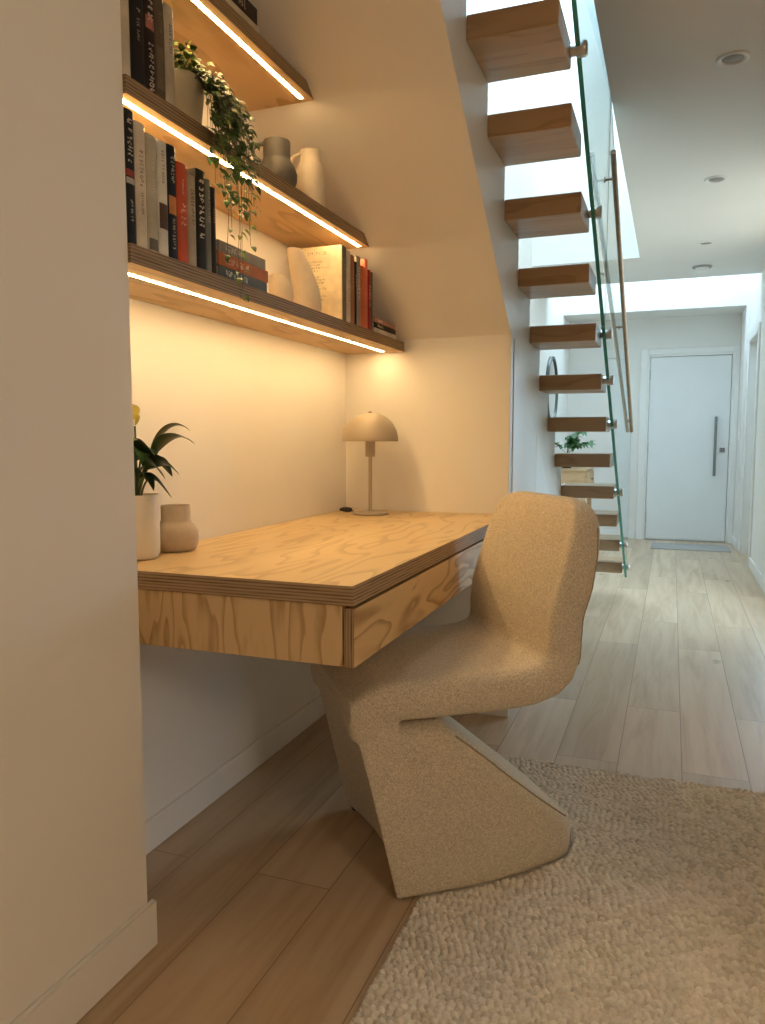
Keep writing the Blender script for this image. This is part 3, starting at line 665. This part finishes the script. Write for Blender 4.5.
b = MB(); handle(b, c, (0.037,0.043), 0.086, 0.133, 0.026, R(212), 0.0065); b.build('handle', M_jugg, t, 60)
t = thing('jug', 'tall ivory jug with loop handle at the end of middle shelf', 'jug', (-1.030, 2.125, Z2))
c = (-1.030, 2.125, Z2)
b = MB(); b.lathe(c, [(0,0),(0.039,0),(0.043,0.006),(0.044,0.05),(0.0435,0.095),(0.041,0.116),(0.034,0.130),(0.030,0.134),(0.0295,0.160),(0.0315,0.168),(0.0295,0.168),(0.027,0.16),(0.027,0.136),(0.036,0.118),(0.04,0.05),(0,0.01)], 48); b.build('jug_body', M_jugc, t, 50)
b = MB(); handle(b, c, (0.029,0.041), 0.104, 0.158, 0.022, R(212), 0.0055); b.build('handle', M_jugc, t, 60)
# sculptural vases
def organic(mb, spec, seg=40):
    rings = []
    for (cx, cy, cz, rx, ry, tilt) in spec:
        ring = []
        for i in range(seg):
            a = 2*math.pi*i/seg; x = rx*math.cos(a); y = ry*math.sin(a)
            ring.append((cx+x, cy+y*math.cos(tilt), cz+y*math.sin(tilt)))
        rings.append(ring)
    mb.loft(rings)
b = MB()
def place(spec, ox, oy, ks, kz): return [(ox+x*ks, oy+y*ks, Z3+z*kz, rx*ks, ry*ks, t_) for (x, y, z, rx, ry, t_) in spec]
organic(b, place([(0,0,0,0.030,0.030,0),(0,0,0.004,0.038,0.040,0),(0,-.002,0.03,0.042,0.047,0),(0,-.007,0.055,0.040,0.045,-.08),(0,-.012,0.074,0.037,0.041,-.18),(0,-.017,0.085,0.033,0.036,-.25),(0,-.017,0.087,0.028,0.031,-.25),(0,-.016,0.074,0.026,0.029,-.2),(0,-.013,0.05,0.02,0.02,0)], -1.035, 1.945, 0.80, 0.86))
tag(b.build('vase', M_vasec, None, 60, (-1.035,1.945,Z3)), 'short cream sculptural cup beside the taller vase', 'vase')
b = MB()
organic(b, place([(0,0,0,0.034,0.040,0),(0,.001,0.004,0.041,0.050,0),(0,.003,0.035,0.043,0.058,-.03),(0,-.005,0.075,0.042,0.058,-.08),(0,-.028,0.115,0.038,0.050,-.14),(0,-.056,0.150,0.033,0.040,-.18),(0,-.074,0.174,0.029,0.034,-.2),(0,-.080,0.184,0.027,0.031,-.2),(0,-.080,0.1845,0.022,0.026,-.2),(0,-.071,0.165,0.022,0.026,-.2),(0,-.05,0.13,0.015,0.015,0)], -1.045, 2.125, 0.92, 0.94))
tag(b.build('vase', M_vasec, None, 60, (-1.045,2.125,Z3)), 'tall leaning cream sculptural vase on the lowest shelf', 'vase')

# ------------------------------------------------------------------ trailing plant on the middle shelf
pc = Vector((-1.058, 1.500, Z2))
t = thing('trailing_plant', 'trailing green vine in a sage pot spilling over the middle shelf', 'plant', pc)
b = MB(); b.lathe(pc, [(0,0),(0.050,0),(0.055,0.006),(0.064,0.10),(0.065,0.110),(0.061,0.110),(0.059,0.098),(0,0.092)], 40); b.build('pot', M_potg, t, 50)
vs_, vf = MB(), MB(); rp = random.Random(21)
def strand(p0, p1, p2, p3, r, n, lsz, dens, young):
    pts = []
    for i in range(n+1):
        s = i/n
        p = p0*(1-s)**3 + 3*p1*s*(1-s)**2 + 3*p2*s*s*(1-s) + p3*s**3
        pts.append(p + Vector((rp.uniform(-1,1), rp.uniform(-1,1), rp.uniform(-.5,.5)))*0.003)
    vs_.tube(pts, r, 6)
    for i in range(1, n+1):
        tan = (pts[i]-pts[i-1]).normalized()
        for k in range(dens):
            a = rp.uniform(0, 6.283); side = Vector((abs(math.cos(a))*0.9+0.1, math.sin(a), rp.uniform(-0.5, 0.5)))
            d = side + tan*0.5
            l = lsz*rp.uniform(0.7, 1.25)
            base = pts[i] + side*0.004
            vf.leaf(base, d, Vector((0.5, -0.5, 0.8)), l, l*rp.uniform(0.55, 0.75), rp.uniform(0.1, 0.6), 4, 0.2, 1 if rp.random() < young else 0, 0.85)
rim = pc + Vector((0,0,0.105))
for k in range(26):     # clump over the pot
    a = rp.uniform(0, 6.283); q = rp.uniform(0.01, 0.05)
    p0 = pc + Vector((math.cos(a)*0.02, math.sin(a)*0.02, 0.095)); p3 = rim + Vector((math.cos(a)*q*1.1+0.02, math.sin(a)*q*1.5+0.012, rp.uniform(0.02, 0.075)))
    if p3.x < XB+0.05: p3.x = XB+0.05
    strand(p0, p0+Vector((0,0,0.03)), p3-Vector((0,0,0.01)), p3, 0.0012, 3, 0.021, 3, 0.45)
for k in range(46):     # thick fall over the shelf edge
    f = rp.random(); y = 1.458 + 0.145*f + rp.uniform(-.012, .012); zend = Z2 + rp.uniform(-0.13, 0.02) - 0.05*f
    x = XS + rp.uniform(0.012, 0.055)
    p0 = pc + Vector((0.03, rp.uniform(0, 0.03), 0.10)); p1 = Vector((x-0.02, 1.50+0.09*f, Z2+0.14-0.05*f)); p2 = Vector((x+0.01, y, Z2+0.09-0.03*f)); p3 = Vector((x, y, zend))
    strand(p0, p1, p2, p3, 0.0005, 8, 0.021, 2, 0.10)
for (y, zend, n) in ((1.545,1.52,9),(1.56,1.47,11),(1.585,1.43,12),(1.60,1.375,14),(1.607,1.39,13),(1.625,1.50,10),(1.64,1.555,9),(1.52,1.60,7),(1.655,1.60,8)):
    x = XS + rp.uniform(0.018, 0.042); yy = y - 0.015
    p0 = pc + Vector((0.03, 0.02, 0.10)); p1 = Vector((x, yy-0.02, Z2+0.14)); p2 = Vector((x, yy+0.012, Z2-0.02)); p3 = Vector((x, yy, zend))
    strand(p0, p1, p2, p3, 0.0006, n+5, 0.0165, 1, 0.35)
vs_.build('stems', M_stem, t, 60); vf.build('foliage', [M_leaf, M_leafl], t, 60)

# ------------------------------------------------------------------ on the desk: potted plant, vase, lamp
ZD = 0.772
pp = Vector((-1.170, 1.466, ZD))
t = thing('potted_plant', 'long-leaved dark plant in a tall cream pot on the desk', 'plant', pp)
b = MB(); b.lathe(pp, [(0,0),(0.040,0),(0.047,0.004),(0.0515,0.014),(0.0525,0.03),(0.0525,0.149),(0.0515,0.152),(0.0495,0.151),(0.049,0.135),(0,0.135)], 48); b.build('pot', M_potw, t, 50)
b = MB(); b.lathe(pp+Vector((0,0,0.1355)), [(0,0.006),(0.03,0.005),(0.0485,0.001)], 30); b.build('soil', M_soil, t, 60)
sl, ll = MB(), MB()
def longleaf(tip, width, lift, base=None, n=12, fold=0.22, roll=0.0, yellow=False, t0=0.30):
    p0 = pp + Vector((0,0,0.138)) + Vector(base or (0,0,0)); p3 = Vector(tip)
    p1 = p0 + Vector(((p3.x-p0.x)*0.25, (p3.y-p0.y)*0.25, lift)); p2 = p3 + Vector(((p0.x-p3.x)*0.35, (p0.y-p3.y)*0.35, lift*0.28))
    pts = [p0*(1-s)**3 + 3*p1*s*(1-s)**2 + 3*p2*s*s*(1-s) + p3*s**3 for s in [i/24 for i in range(25)]]
    k0 = int(24*t0)
    sl.tube(pts[:k0+1], 0.0024, 8)
    rows = []; seg = pts[k0:]; m = len(seg)-1
    for i, p in enumerate(seg):
        s = i/m; tg = (seg[min(i+1, m)]-seg[max(i-1, 0)]).normalized()
        sd = tg.cross(Vector((0,0,1))); sd = sd.normalized() if sd.length > 1e-3 else Vector((1,0,0))
        up = sd.cross(tg).normalized()
        if roll: q = Matrix.Rotation(roll, 3, tg); sd = q @ sd; up = q @ up
        w = width*0.5*max(0.02, math.sin(math.pi*(s**0.8))**0.8 if 0 < s < 1 else 0.02)
        rows.append([ll.bm.verts.new(p + sd*w*k + up*w*fold*abs(k)**1.5) for k in (-1,-0.5,0,0.5,1)])
    for A, B in zip(rows, rows[1:]):
        for i in range(4): ll.bm.faces.new((A[i], B[i], B[i+1], A[i+1])).material_index = 1 if yellow else 0
longleaf((-1.003,1.465,1.040), 0.044, 0.145, (0.006,0,0), fold=0.2, roll=-0.25, t0=0.30)
longleaf((-1.052,1.520,1.070), 0.036, 0.150, (0,0.006,0), fold=0.2, roll=-0.2, t0=0.32)
longleaf((-1.036,1.450,0.972), 0.056, 0.120, (0.008,-0.004,0), roll=-0.55, t0=0.30)
longleaf((-1.056,1.425,0.962), 0.040, 0.130, (0.003,-0.008,0), roll=-0.7, t0=0.34)
longleaf((-1.076,1.475,0.916), 0.056, 0.095, (0.010,0.004,0), roll=-0.5, t0=0.25)
longleaf((-1.100,1.440,0.935), 0.050, 0.105, (0.006,-0.006,0), roll=-0.5, t0=0.25)
longleaf((-1.100,1.400,1.000), 0.066, 0.150, (0.004,-0.01,0), roll=-0.6, t0=0.32)
longleaf((-1.085,1.430,1.012), 0.060, 0.140, (0.002,0.0,0), roll=-0.5, t0=0.36)
longleaf((-1.135,1.350,0.985), 0.052, 0.16, (0,-0.012,0), roll=0.3)
longleaf((-1.150,1.580,0.960), 0.046, 0.15, (-0.004,0.012,0))
longleaf((-1.195,1.390,1.02), 0.040, 0.14, (-0.008,-0.008,0), roll=0.4)
longleaf((-1.120,1.385,1.045), 0.060, 0.15, (0.0,-0.006,0), roll=-0.8, t0=0.4)
longleaf((-1.176,1.462,1.122), 0.036, 0.10, (0.0,0.0,0), yellow=True, t0=0.66, roll=1.0, fold=0.6)
longleaf((-1.168,1.466,1.105), 0.028, 0.10, (0.002,0.004,0), yellow=True, t0=0.66, roll=-0.6, fold=0.6)
sl.build('leaf_stalks', plain('leaf_stalk', (0.07,0.10,0.03), 0.5, 0.2), t, 60); ll.build('foliage', [M_leafd, M_leafy], t, 60)

c = (-1.166, 1.612, ZD)
t = thing('vase', 'squat taupe stoneware vase behind the plant pot on the desk', 'vase', c)
b = MB(); b.lathe(c, [(0,0),(0.040,0),(0.047,0.004),(0.054,0.016),(0.0565,0.034),(0.055,0.050),(0.047,0.064),(0.040,0.070),(0.036,0.078),(0.036,0.112),(0.035,0.115),(0.0325,0.114),(0.032,0.078),(0.045,0.06),(0.05,0.035),(0,0.008)], 48)
b.build('vase_body', M_pott, t, 50)

lc = Vector((-1.056, 2.668, ZD))
t = thing('table_lamp', 'small beige mushroom lamp with domed shade on the desk', 'lamp', lc)
b = MB(); b.lathe(lc, [(0,0),(0.066,0),(0.069,0.002),(0.069,0.006),(0.066,0.009),(0.012,0.011),(0.008,0.016)], 48); b.build('base', M_lamp, t, 40)
b = MB(); b.lathe(lc, [(0.0068,0.009),(0.0068,0.222)], 20); b.build('stem', M_lamp, t, 60)
b = MB(); b.lathe(lc, [(0,0.216),(0.017,0.216),(0.0185,0.219),(0.0185,0.285),(0,0.285)], 28); b.build('socket', M_lamp, t, 40)
dome = [(0.1045*math.cos(a)**0.9 if a < 1.57 else 0, 0.275 + 0.103*math.sin(a)) for a in [R(x) for x in range(0, 91, 6)]]
inner = [(max(0, r-0.0022) if r > 0 else 0, z-0.0018) for r, z in dome]
b = MB(); b.lathe(lc, [(0.1035,0.2735)] + dome, 56); b.lathe(lc, [(0.1035,0.2735)] + inner, 56); bmesh.ops.recalc_face_normals(b.bm, faces=b.bm.faces[:]); b.build('shade', M_lamp, t, 50)
b = MB(); b.lathe(lc+Vector((0,0,0.377)), [(0.007,0),(0.007,0.004),(0.004,0.007),(0,0.0075)], 18); b.build('finial', M_bronze, t, 40)
b = MB(); b.tube([lc+Vector(q) for q in ((-0.066,0.0,0.006),(-0.078,0.004,0.012),(-0.088,0.010,0.013))], 0.0024, 8)
cd = b.build('cord', M_black, t, 60)
b = MB(); b.tube([lc+Vector(q) for q in ((-0.084,0.008,0.013),(-0.100,0.016,0.013),(-0.120,0.026,0.012),(-0.138,0.036,0.010))], lambda s: 0.005+0.0055*math.sin(math.pi*min(1, s*0.8+0.2)), 12); b.build('plug', M_black, cd, 60)

# ------------------------------------------------------------------ chair
CH = thing('accent_chair', 'sculptural s-shaped chair in beige tweed tucked at the desk', 'chair', (-0.549, 1.552, 0.0), R(37))
ZB = 0.006
body = bmesh.new()
def add_rings(rings):
    vr = [[body.verts.new(p) for p in r] for r in rings]
    for A, B in zip(vr, vr[1:]):
        n = len(A)
        for i in range(n): body.faces.new((A[i], A[(i+1)%n], B[(i+1)%n], B[i]))
    body.faces.new(vr[0][::-1]); body.faces.new(vr[-1])
YC = 0.245
# ribbon: (u, z, half thickness, half width)
rib = [(0.514,0.908,0.010,0.135),(0.514,0.902,0.021,0.165),(0.512,0.891,0.030,0.190),(0.509,0.874,0.037,0.211),(0.502,0.844,0.043,0.229),(0.488,0.785,0.048,0.243),(0.469,0.710,0.051,0.249),
       (0.446,0.640,0.048,0.250),(0.434,0.585,0.048,0.253),(0.424,0.542,0.048,0.254),(0.408,0.510,0.048,0.255),(0.380,0.487,0.048,0.256),(0.335,0.474,0.048,0.256),(0.27,0.469,0.047,0.256),(0.17,0.468,0.047,0.256),(0.09,0.469,0.047,0.256),(0.02,0.469,0.047,0.254),
       (-0.03,0.464,0.047,0.247),(-0.058,0.450,0.046,0.242),(-0.066,0.425,0.046,0.240),(-0.060,0.390,0.046,0.240)]
rings = []
for i, (u, z, ht, hw) in enumerate(rib):
    a = rib[max(0, i-1)]; c_ = rib[min(len(rib)-1, i+1)]
    tx, tz = c_[0]-a[0], c_[1]-a[1]; l = math.hypot(tx, tz); nx, nz = -tz/l, tx/l
    ring = []; seg = 14
    for s in (1, -1):
        rc = ht*0.72
        for k in range(seg+1):
            ang = (k/seg - 0.5)*math.pi
            w = s*(hw - rc) + s*rc*math.cos(ang); th_ = s*(rc*math.sin(ang) + (ht-rc)*max(-1, min(1, (k/seg-0.5)*4)))
            wrap = 0.036*(abs(w)/hw)**5*max(0, min(1, (z-0.50)/0.12)) if i < 11 else 0.0   # edges of the back curl forward
            ring.append((u + nx*th_ - wrap, YC + w, z + nz*th_))
    rings.append(ring)
add_rings(rings)
# pedestal: columns from front to the rear tongue
def zhi(u):
    pts = [(-0.110,0.470),(0.0,0.470),(0.012,0.404),(0.112,0.409),(0.20,0.340),(0.30,0.252),(0.40,0.168),(0.455,0.124),(0.500,0.085),(0.526,0.045),(0.537,0.02)]
    for (a, za), (c_, zc_) in zip(pts, pts[1:]):
        if u <= c_: return za + (zc_-za)*max(0, (u-a))/(c_-a)
    return pts[-1][1]
def zlo(u): return max(ZB, ZB + (0.0-u)*0.46/0.110)
us = [-0.106,-0.098,-0.085,-0.07,-0.05,-0.03,-0.012,0.0,0.012,0.02,0.05,0.08,0.112,0.14,0.18,0.22,0.26,0.30,0.34,0.38,0.41,0.435,0.455,0.475,0.497,0.515,0.528,0.534]
rings = []
for u in us:
    z1, z0 = zhi(u), min(zlo(u), zhi(u)-0.012)
    hw = 0.243 if u < 0.14 else 0.243*(1 - 0.36*((u-0.14)/0.394)**2.0)
    if u > 0.45: hw *= math.sqrt(max(0.03, 1-((u-0.45)/0.088)**2))
    ring = []; seg = 8
    ht = (z1-z0)/2; zc_ = (z0+z1)/2; r = min(0.048, ht)
    for (sx, sz) in ((1,-1),(1,1),(-1,1),(-1,-1)):
        rr = r if sz > 0 else min(0.005, ht)
        a0 = {(1,-1): -90, (1,1): 0, (-1,1): 90, (-1,-1): 180}[(sx, sz)]
        for k in range(seg+1):
            a = R(a0 + 90*k/seg)
            zz_ = zc_+sz*(ht-rr); waist = 1.0 - 0.045*max(0, min(1, (zz_-0.02)/0.36))
            ring.append((u, YC + sx*(hw*waist-rr) + rr*math.cos(a), zc_ + sz*(ht-rr) + rr*math.sin(a)))
    rings.append(ring)
add_rings(rings)
bmesh.ops.recalc_face_normals(body, faces=body.faces[:])
tmp = bpy.data.meshes.new('chair_form'); body.to_mesh(tmp); body.free()
to = bpy.data.objects.new('chair_form', tmp); COL.objects.link(to)
md = to.modifiers.new('r', 'REMESH'); md.mode = 'VOXEL'; md.voxel_size = 0.0050; md.use_smooth_shade = True
ms = to.modifiers.new('s', 'SMOOTH'); ms.factor = 0.5; ms.iterations = 9
dg = bpy.context.evaluated_depsgraph_get(); dg.update()
full = bpy.data.meshes.new_from_object(to.evaluated_get(dg))
bpy.data.objects.remove(to)
nv = len(full.vertices); co = np.empty(nv*3, 'f'); full.vertices.foreach_get('co', co); co = co.reshape(-1, 3)
cu = np.clip(1-(co[:,0]+0.02)/0.16, 0, 1)*np.clip((0.48-co[:,2])/0.22, 0, 1)      # hollow front of the pedestal
co[:,0] += 0.045*cu*np.clip(1-((co[:,1]-YC)/0.24)**2, 0, 1)
full.vertices.foreach_set('co', co.ravel()); full.update()
no = np.empty(nv*3, 'f'); full.vertices.foreach_get('normal', no); no = no.reshape(-1, 3)
bvh = BVHTree.FromPolygons([tuple(c) for c in co], [tuple(p.vertices) for p in full.polygons])
parts = {'backrest': [], 'seat': [], 'pedestal': []}
for p in full.polygons:
    c_ = p.center
    if c_.z > 0.525 and c_.x > 0.25: parts['backrest'].append(tuple(p.vertices))
    elif c_.z < 0.418 or (c_.z < 0.4475 and c_.x < 0.10 and p.normal.z > -0.55 and abs(c_.y-YC) < 0.2465 and c_.x > -0.02): parts['pedestal'].append(tuple(p.vertices))
    else: parts['seat'].append(tuple(p.vertices))
for nme, fl in parts.items():
    idx = sorted({i for f in fl for i in f}); mp = {v: i for i, v in enumerate(idx)}
    me = bpy.data.meshes.new(nme); me.from_pydata([tuple(co[i]) for i in idx], [], [tuple(mp[i] for i in f) for f in fl])
    me.shade_smooth(); me.normals_split_custom_set_from_vertices([tuple(no[i]) for i in idx]); me.materials.append(M_fabric)
    o = bpy.data.objects.new(nme, me); COL.objects.link(o); o.parent = CH
def snap(pts, r=0.0):
    out = []
    for p in pts:
        h, n_, _, _ = bvh.find_nearest(Vector(p)); out.append(CH.matrix_basis @ (h + n_*r))
    return out
for side in (-1, 1):      # piping along the pedestal shoulders and round the back
    pts = []
    for i in range(40):
        u = 0.15 + (0.490-0.15)*i/39
        hw = 0.243 if u < 0.14 else 0.243*(1 - 0.36*((u-0.14)/0.394)**2.0)
        if u > 0.45: hw *= math.sqrt(max(0.03, 1-((u-0.45)/0.088)**2))
        pts.append((u+0.010, YC+side*(hw-0.010), zhi(u)+0.004))
    b = MB(); b.tube(snap(pts, 0.0004), 0.0026, 6); b.build('piping', M_piping, CH, 60)
pts = []
for i in range(60):
    s = i/59; z = 0.50 + 0.36*s if s < 1 else 0.86
    pts.append((0.50 + 0.10*(z-0.5), YC-0.262, z))
b = MB(); b.tube(snap(pts, 0.0002), 0.0022, 6); b.build('piping', M_piping, CH, 60)
for (u, w) in ((0.022, 0.03), (0.022, 0.46), (0.40, 0.20), (0.40, 0.30)):
    b = MB(); p = CH.matrix_basis @ Vector((u, w, 0)); zb_ = 0.0 if u < 0.1 and w < 0.1 else 0.003
    b.lathe((p.x, p.y, zb_), [(0,0),(0.013,0),(0.015,0.004),(0.015,ZB+0.008-zb_),(0,ZB+0.008-zb_)], 18); b.build('glide', M_black, CH, 40)

# ------------------------------------------------------------------ rug: looped wool pile as real relief
rx0, rx1, ry0, ry1 = -0.508, 0.50, 0.45, 2.43
rgx = (rx1-rx0); NXr, NYr = 480, 940
gxx, gyy = np.meshgrid(np.linspace(rx0, rx1, NXr), np.linspace(ry0, ry1, NYr))
rs = np.random.RandomState(3)
lx, ly = 0.0165, 0.0118
row = np.floor((gyy-ry0 + 0.002*np.sin(gxx*37) + 0.0015*np.sin(gxx*91+gyy*13))/ly).astype(int)
jit = rs.rand(row.max()+3)*lx
cxp = (gxx-rx0 + jit[row] + 0.5*lx*(row % 2) + 0.002*np.sin(gyy*70))/lx
colm = np.floor(cxp).astype(int)
fx = cxp-colm-0.5; fy = (gyy-ry0 + 0.002*np.sin(gxx*37) + 0.0015*np.sin(gxx*91+gyy*13))/ly-row-0.5
tab = rs.rand(row.max()+3, colm.max()+3)
tv = tab[row, colm]
rad = np.sqrt((fx/0.54)**2 + (fy/0.56)**2)
hgt = np.clip(1-rad**2.4, 0, 1)**0.55*0.0105*(0.7+0.6*tab[row, (colm*7+3) % tab.shape[1]])
z = 0.006 + hgt + 0.0012*np.sin(gxx*9+gyy*5)
du_, dv_ = gxx+0.549, gyy-1.552          # pile pressed flat under the chair
uu_ = du_*math.cos(R(37)) + dv_*math.sin(R(37)); ww_ = -du_*math.sin(R(37)) + dv_*math.cos(R(37))
hw_ = np.where(uu_ < 0.14, 0.243, 0.243*(1-0.36*((np.clip(uu_, 0.14, 0.6)-0.14)/0.394)**2)); hw_ = hw_*np.sqrt(np.clip(1-(np.clip(uu_-0.45, 0, 1)/0.09)**2, 0, 1))
ins_ = (uu_ > -0.012) & (uu_ < 0.548) & (np.abs(ww_-0.245) < hw_+0.009)
z = np.where(ins_, np.minimum(z, 0.002), z)
edge = np.minimum.reduce([gxx-rx0, rx1-gxx, gyy-ry0, ry1-gyy])
z = np.where(edge < 0.006, z*np.clip(edge/0.006, 0, 1)*0.9 + 0.001, z)
ex = gxx + np.where(edge < 0.02, 0.0025*np.sin(gyy*480), 0); ey = gyy + np.where(edge < 0.02, 0.002*np.sin(gxx*430), 0)
V = np.stack([ex, ey, z], -1).reshape(-1, 3).astype('f')
ii = np.arange(NYr*NXr).reshape(NYr, NXr)
F = np.stack([ii[:-1,:-1], ii[:-1,1:], ii[1:,1:], ii[1:,:-1]], -1).reshape(-1, 4)
me = bpy.data.meshes.new('rug'); me.vertices.add(len(V)); me.vertices.foreach_set('co', V.ravel())
me.loops.add(F.size); me.loops.foreach_set('vertex_index', F.ravel().astype('i'))
me.polygons.add(len(F)); me.polygons.foreach_set('loop_start', np.arange(0, F.size, 4, dtype='i')); me.polygons.foreach_set('loop_total', np.full(len(F), 4, 'i'))
me.update(calc_edges=True); me.shade_smooth()
at = me.attributes.new('tuft', 'FLOAT', 'POINT'); at.data.foreach_set('value', (tv.ravel()*0.35).astype('f'))
me.materials.append(M_rug)
o = bpy.data.objects.new('rug', me); COL.objects.link(o)
tag(o, 'chunky oatmeal loop-pile wool rug under the chair', 'rug')

# ------------------------------------------------------------------ light: overcast sky through the roof openings and an added unseen window, a warm fill, LED strips on the shelves
w = bpy.data.worlds.new('sky'); scene.world = w; w.use_nodes = True
wn = w.node_tree; bg = wn.nodes['Background']
wc = N(wn, 'ShaderNodeTexCoord'); ws = N(wn, 'ShaderNodeSeparateXYZ'); L(wn, wc.outputs['Generated'], ws.inputs[0])
wm = N(wn, 'ShaderNodeMapRange'); wm.inputs['From Min'].default_value = -0.06; wm.inputs['From Max'].default_value = 0.06; L(wn, ws.outputs[2], wm.inputs['Value'])
L(wn, ramp(wn, wm.outputs[0], [(0.0, (0.20,0.22,0.22)), (1.0, (0.57,0.82,1.0))]), bg.inputs['Color'])     # grey ground below, overcast sky above
bg.inputs['Strength'].default_value = 9.8
def portal(name, loc, rot, sx, sy):
    l = bpy.data.lights.new(name, 'AREA'); l.shape = 'RECTANGLE'; l.size = sx; l.size_y = sy; l.cycles.is_portal = True
    o = bpy.data.objects.new(name, l); o.location = loc; o.rotation_euler = rot; COL.objects.link(o)
portal('stair_skylight', (-0.67, 3.95, 4.59), (0,0,0), 0.8, 4.4)
portal('slot_skylight', (-0.22, 7.52, 3.44), (0,0,0), 1.7, 0.94)
portal('added_window_portal', (XR+0.135, 5.04, 1.23), (0,R(90),0), 2.2, 1.68)  # portal for the added hall window
l = bpy.data.lights.new('warm_fill', 'POINT'); l.shadow_soft_size = 0.22; l.energy = 42.0; l.color = (1.0,0.79,0.55)   # added warm fill light behind the viewer, not a modelled lamp
o = bpy.data.objects.new('warm_fill', l); o.location = (1.75, -0.8, 1.95); COL.objects.link(o)

# ------------------------------------------------------------------ camera
f_px, cx, cy = 765.0, 382.5, 512.0
th = math.atan(72/f_px); yaw = math.atan(290/math.hypot(f_px, 72))
Fw = Vector((-math.sin(yaw)*math.cos(th), math.cos(yaw)*math.cos(th), -math.sin(th))); Rt = Vector((math.cos(yaw), math.sin(yaw), 0)); Up = Rt.cross(Fw)
cam = bpy.data.cameras.new('camera'); cam.sensor_fit = 'HORIZONTAL'; cam.sensor_width = 36.0; cam.lens = 36.0*f_px/765.0; cam.clip_start = 0.02
co_ = bpy.data.objects.new('camera', cam); COL.objects.link(co_)
Mx = Matrix.Identity(4)
for i in range(3): Mx[i][0] = Rt[i]; Mx[i][1] = Up[i]; Mx[i][2] = -Fw[i]
Mx[0][3], Mx[1][3], Mx[2][3] = 0, 0, 1.05
co_.matrix_world = Mx
scene.camera = co_
scene.view_settings.view_transform = 'Standard'; scene.view_settings.look = 'None'; scene.view_settings.exposure = 0.0; scene.view_settings.gamma = 1.0
scene.view_settings.use_curve_mapping = False
scene.cycles.use_denoising = True
scene.cycles.max_bounces = 14; scene.cycles.diffuse_bounces = 8; scene.cycles.transmission_bounces = 10; scene.cycles.sample_clamp_indirect = 8.0
scene.cycles.caustics_refractive = False; scene.cycles.caustics_reflective = False
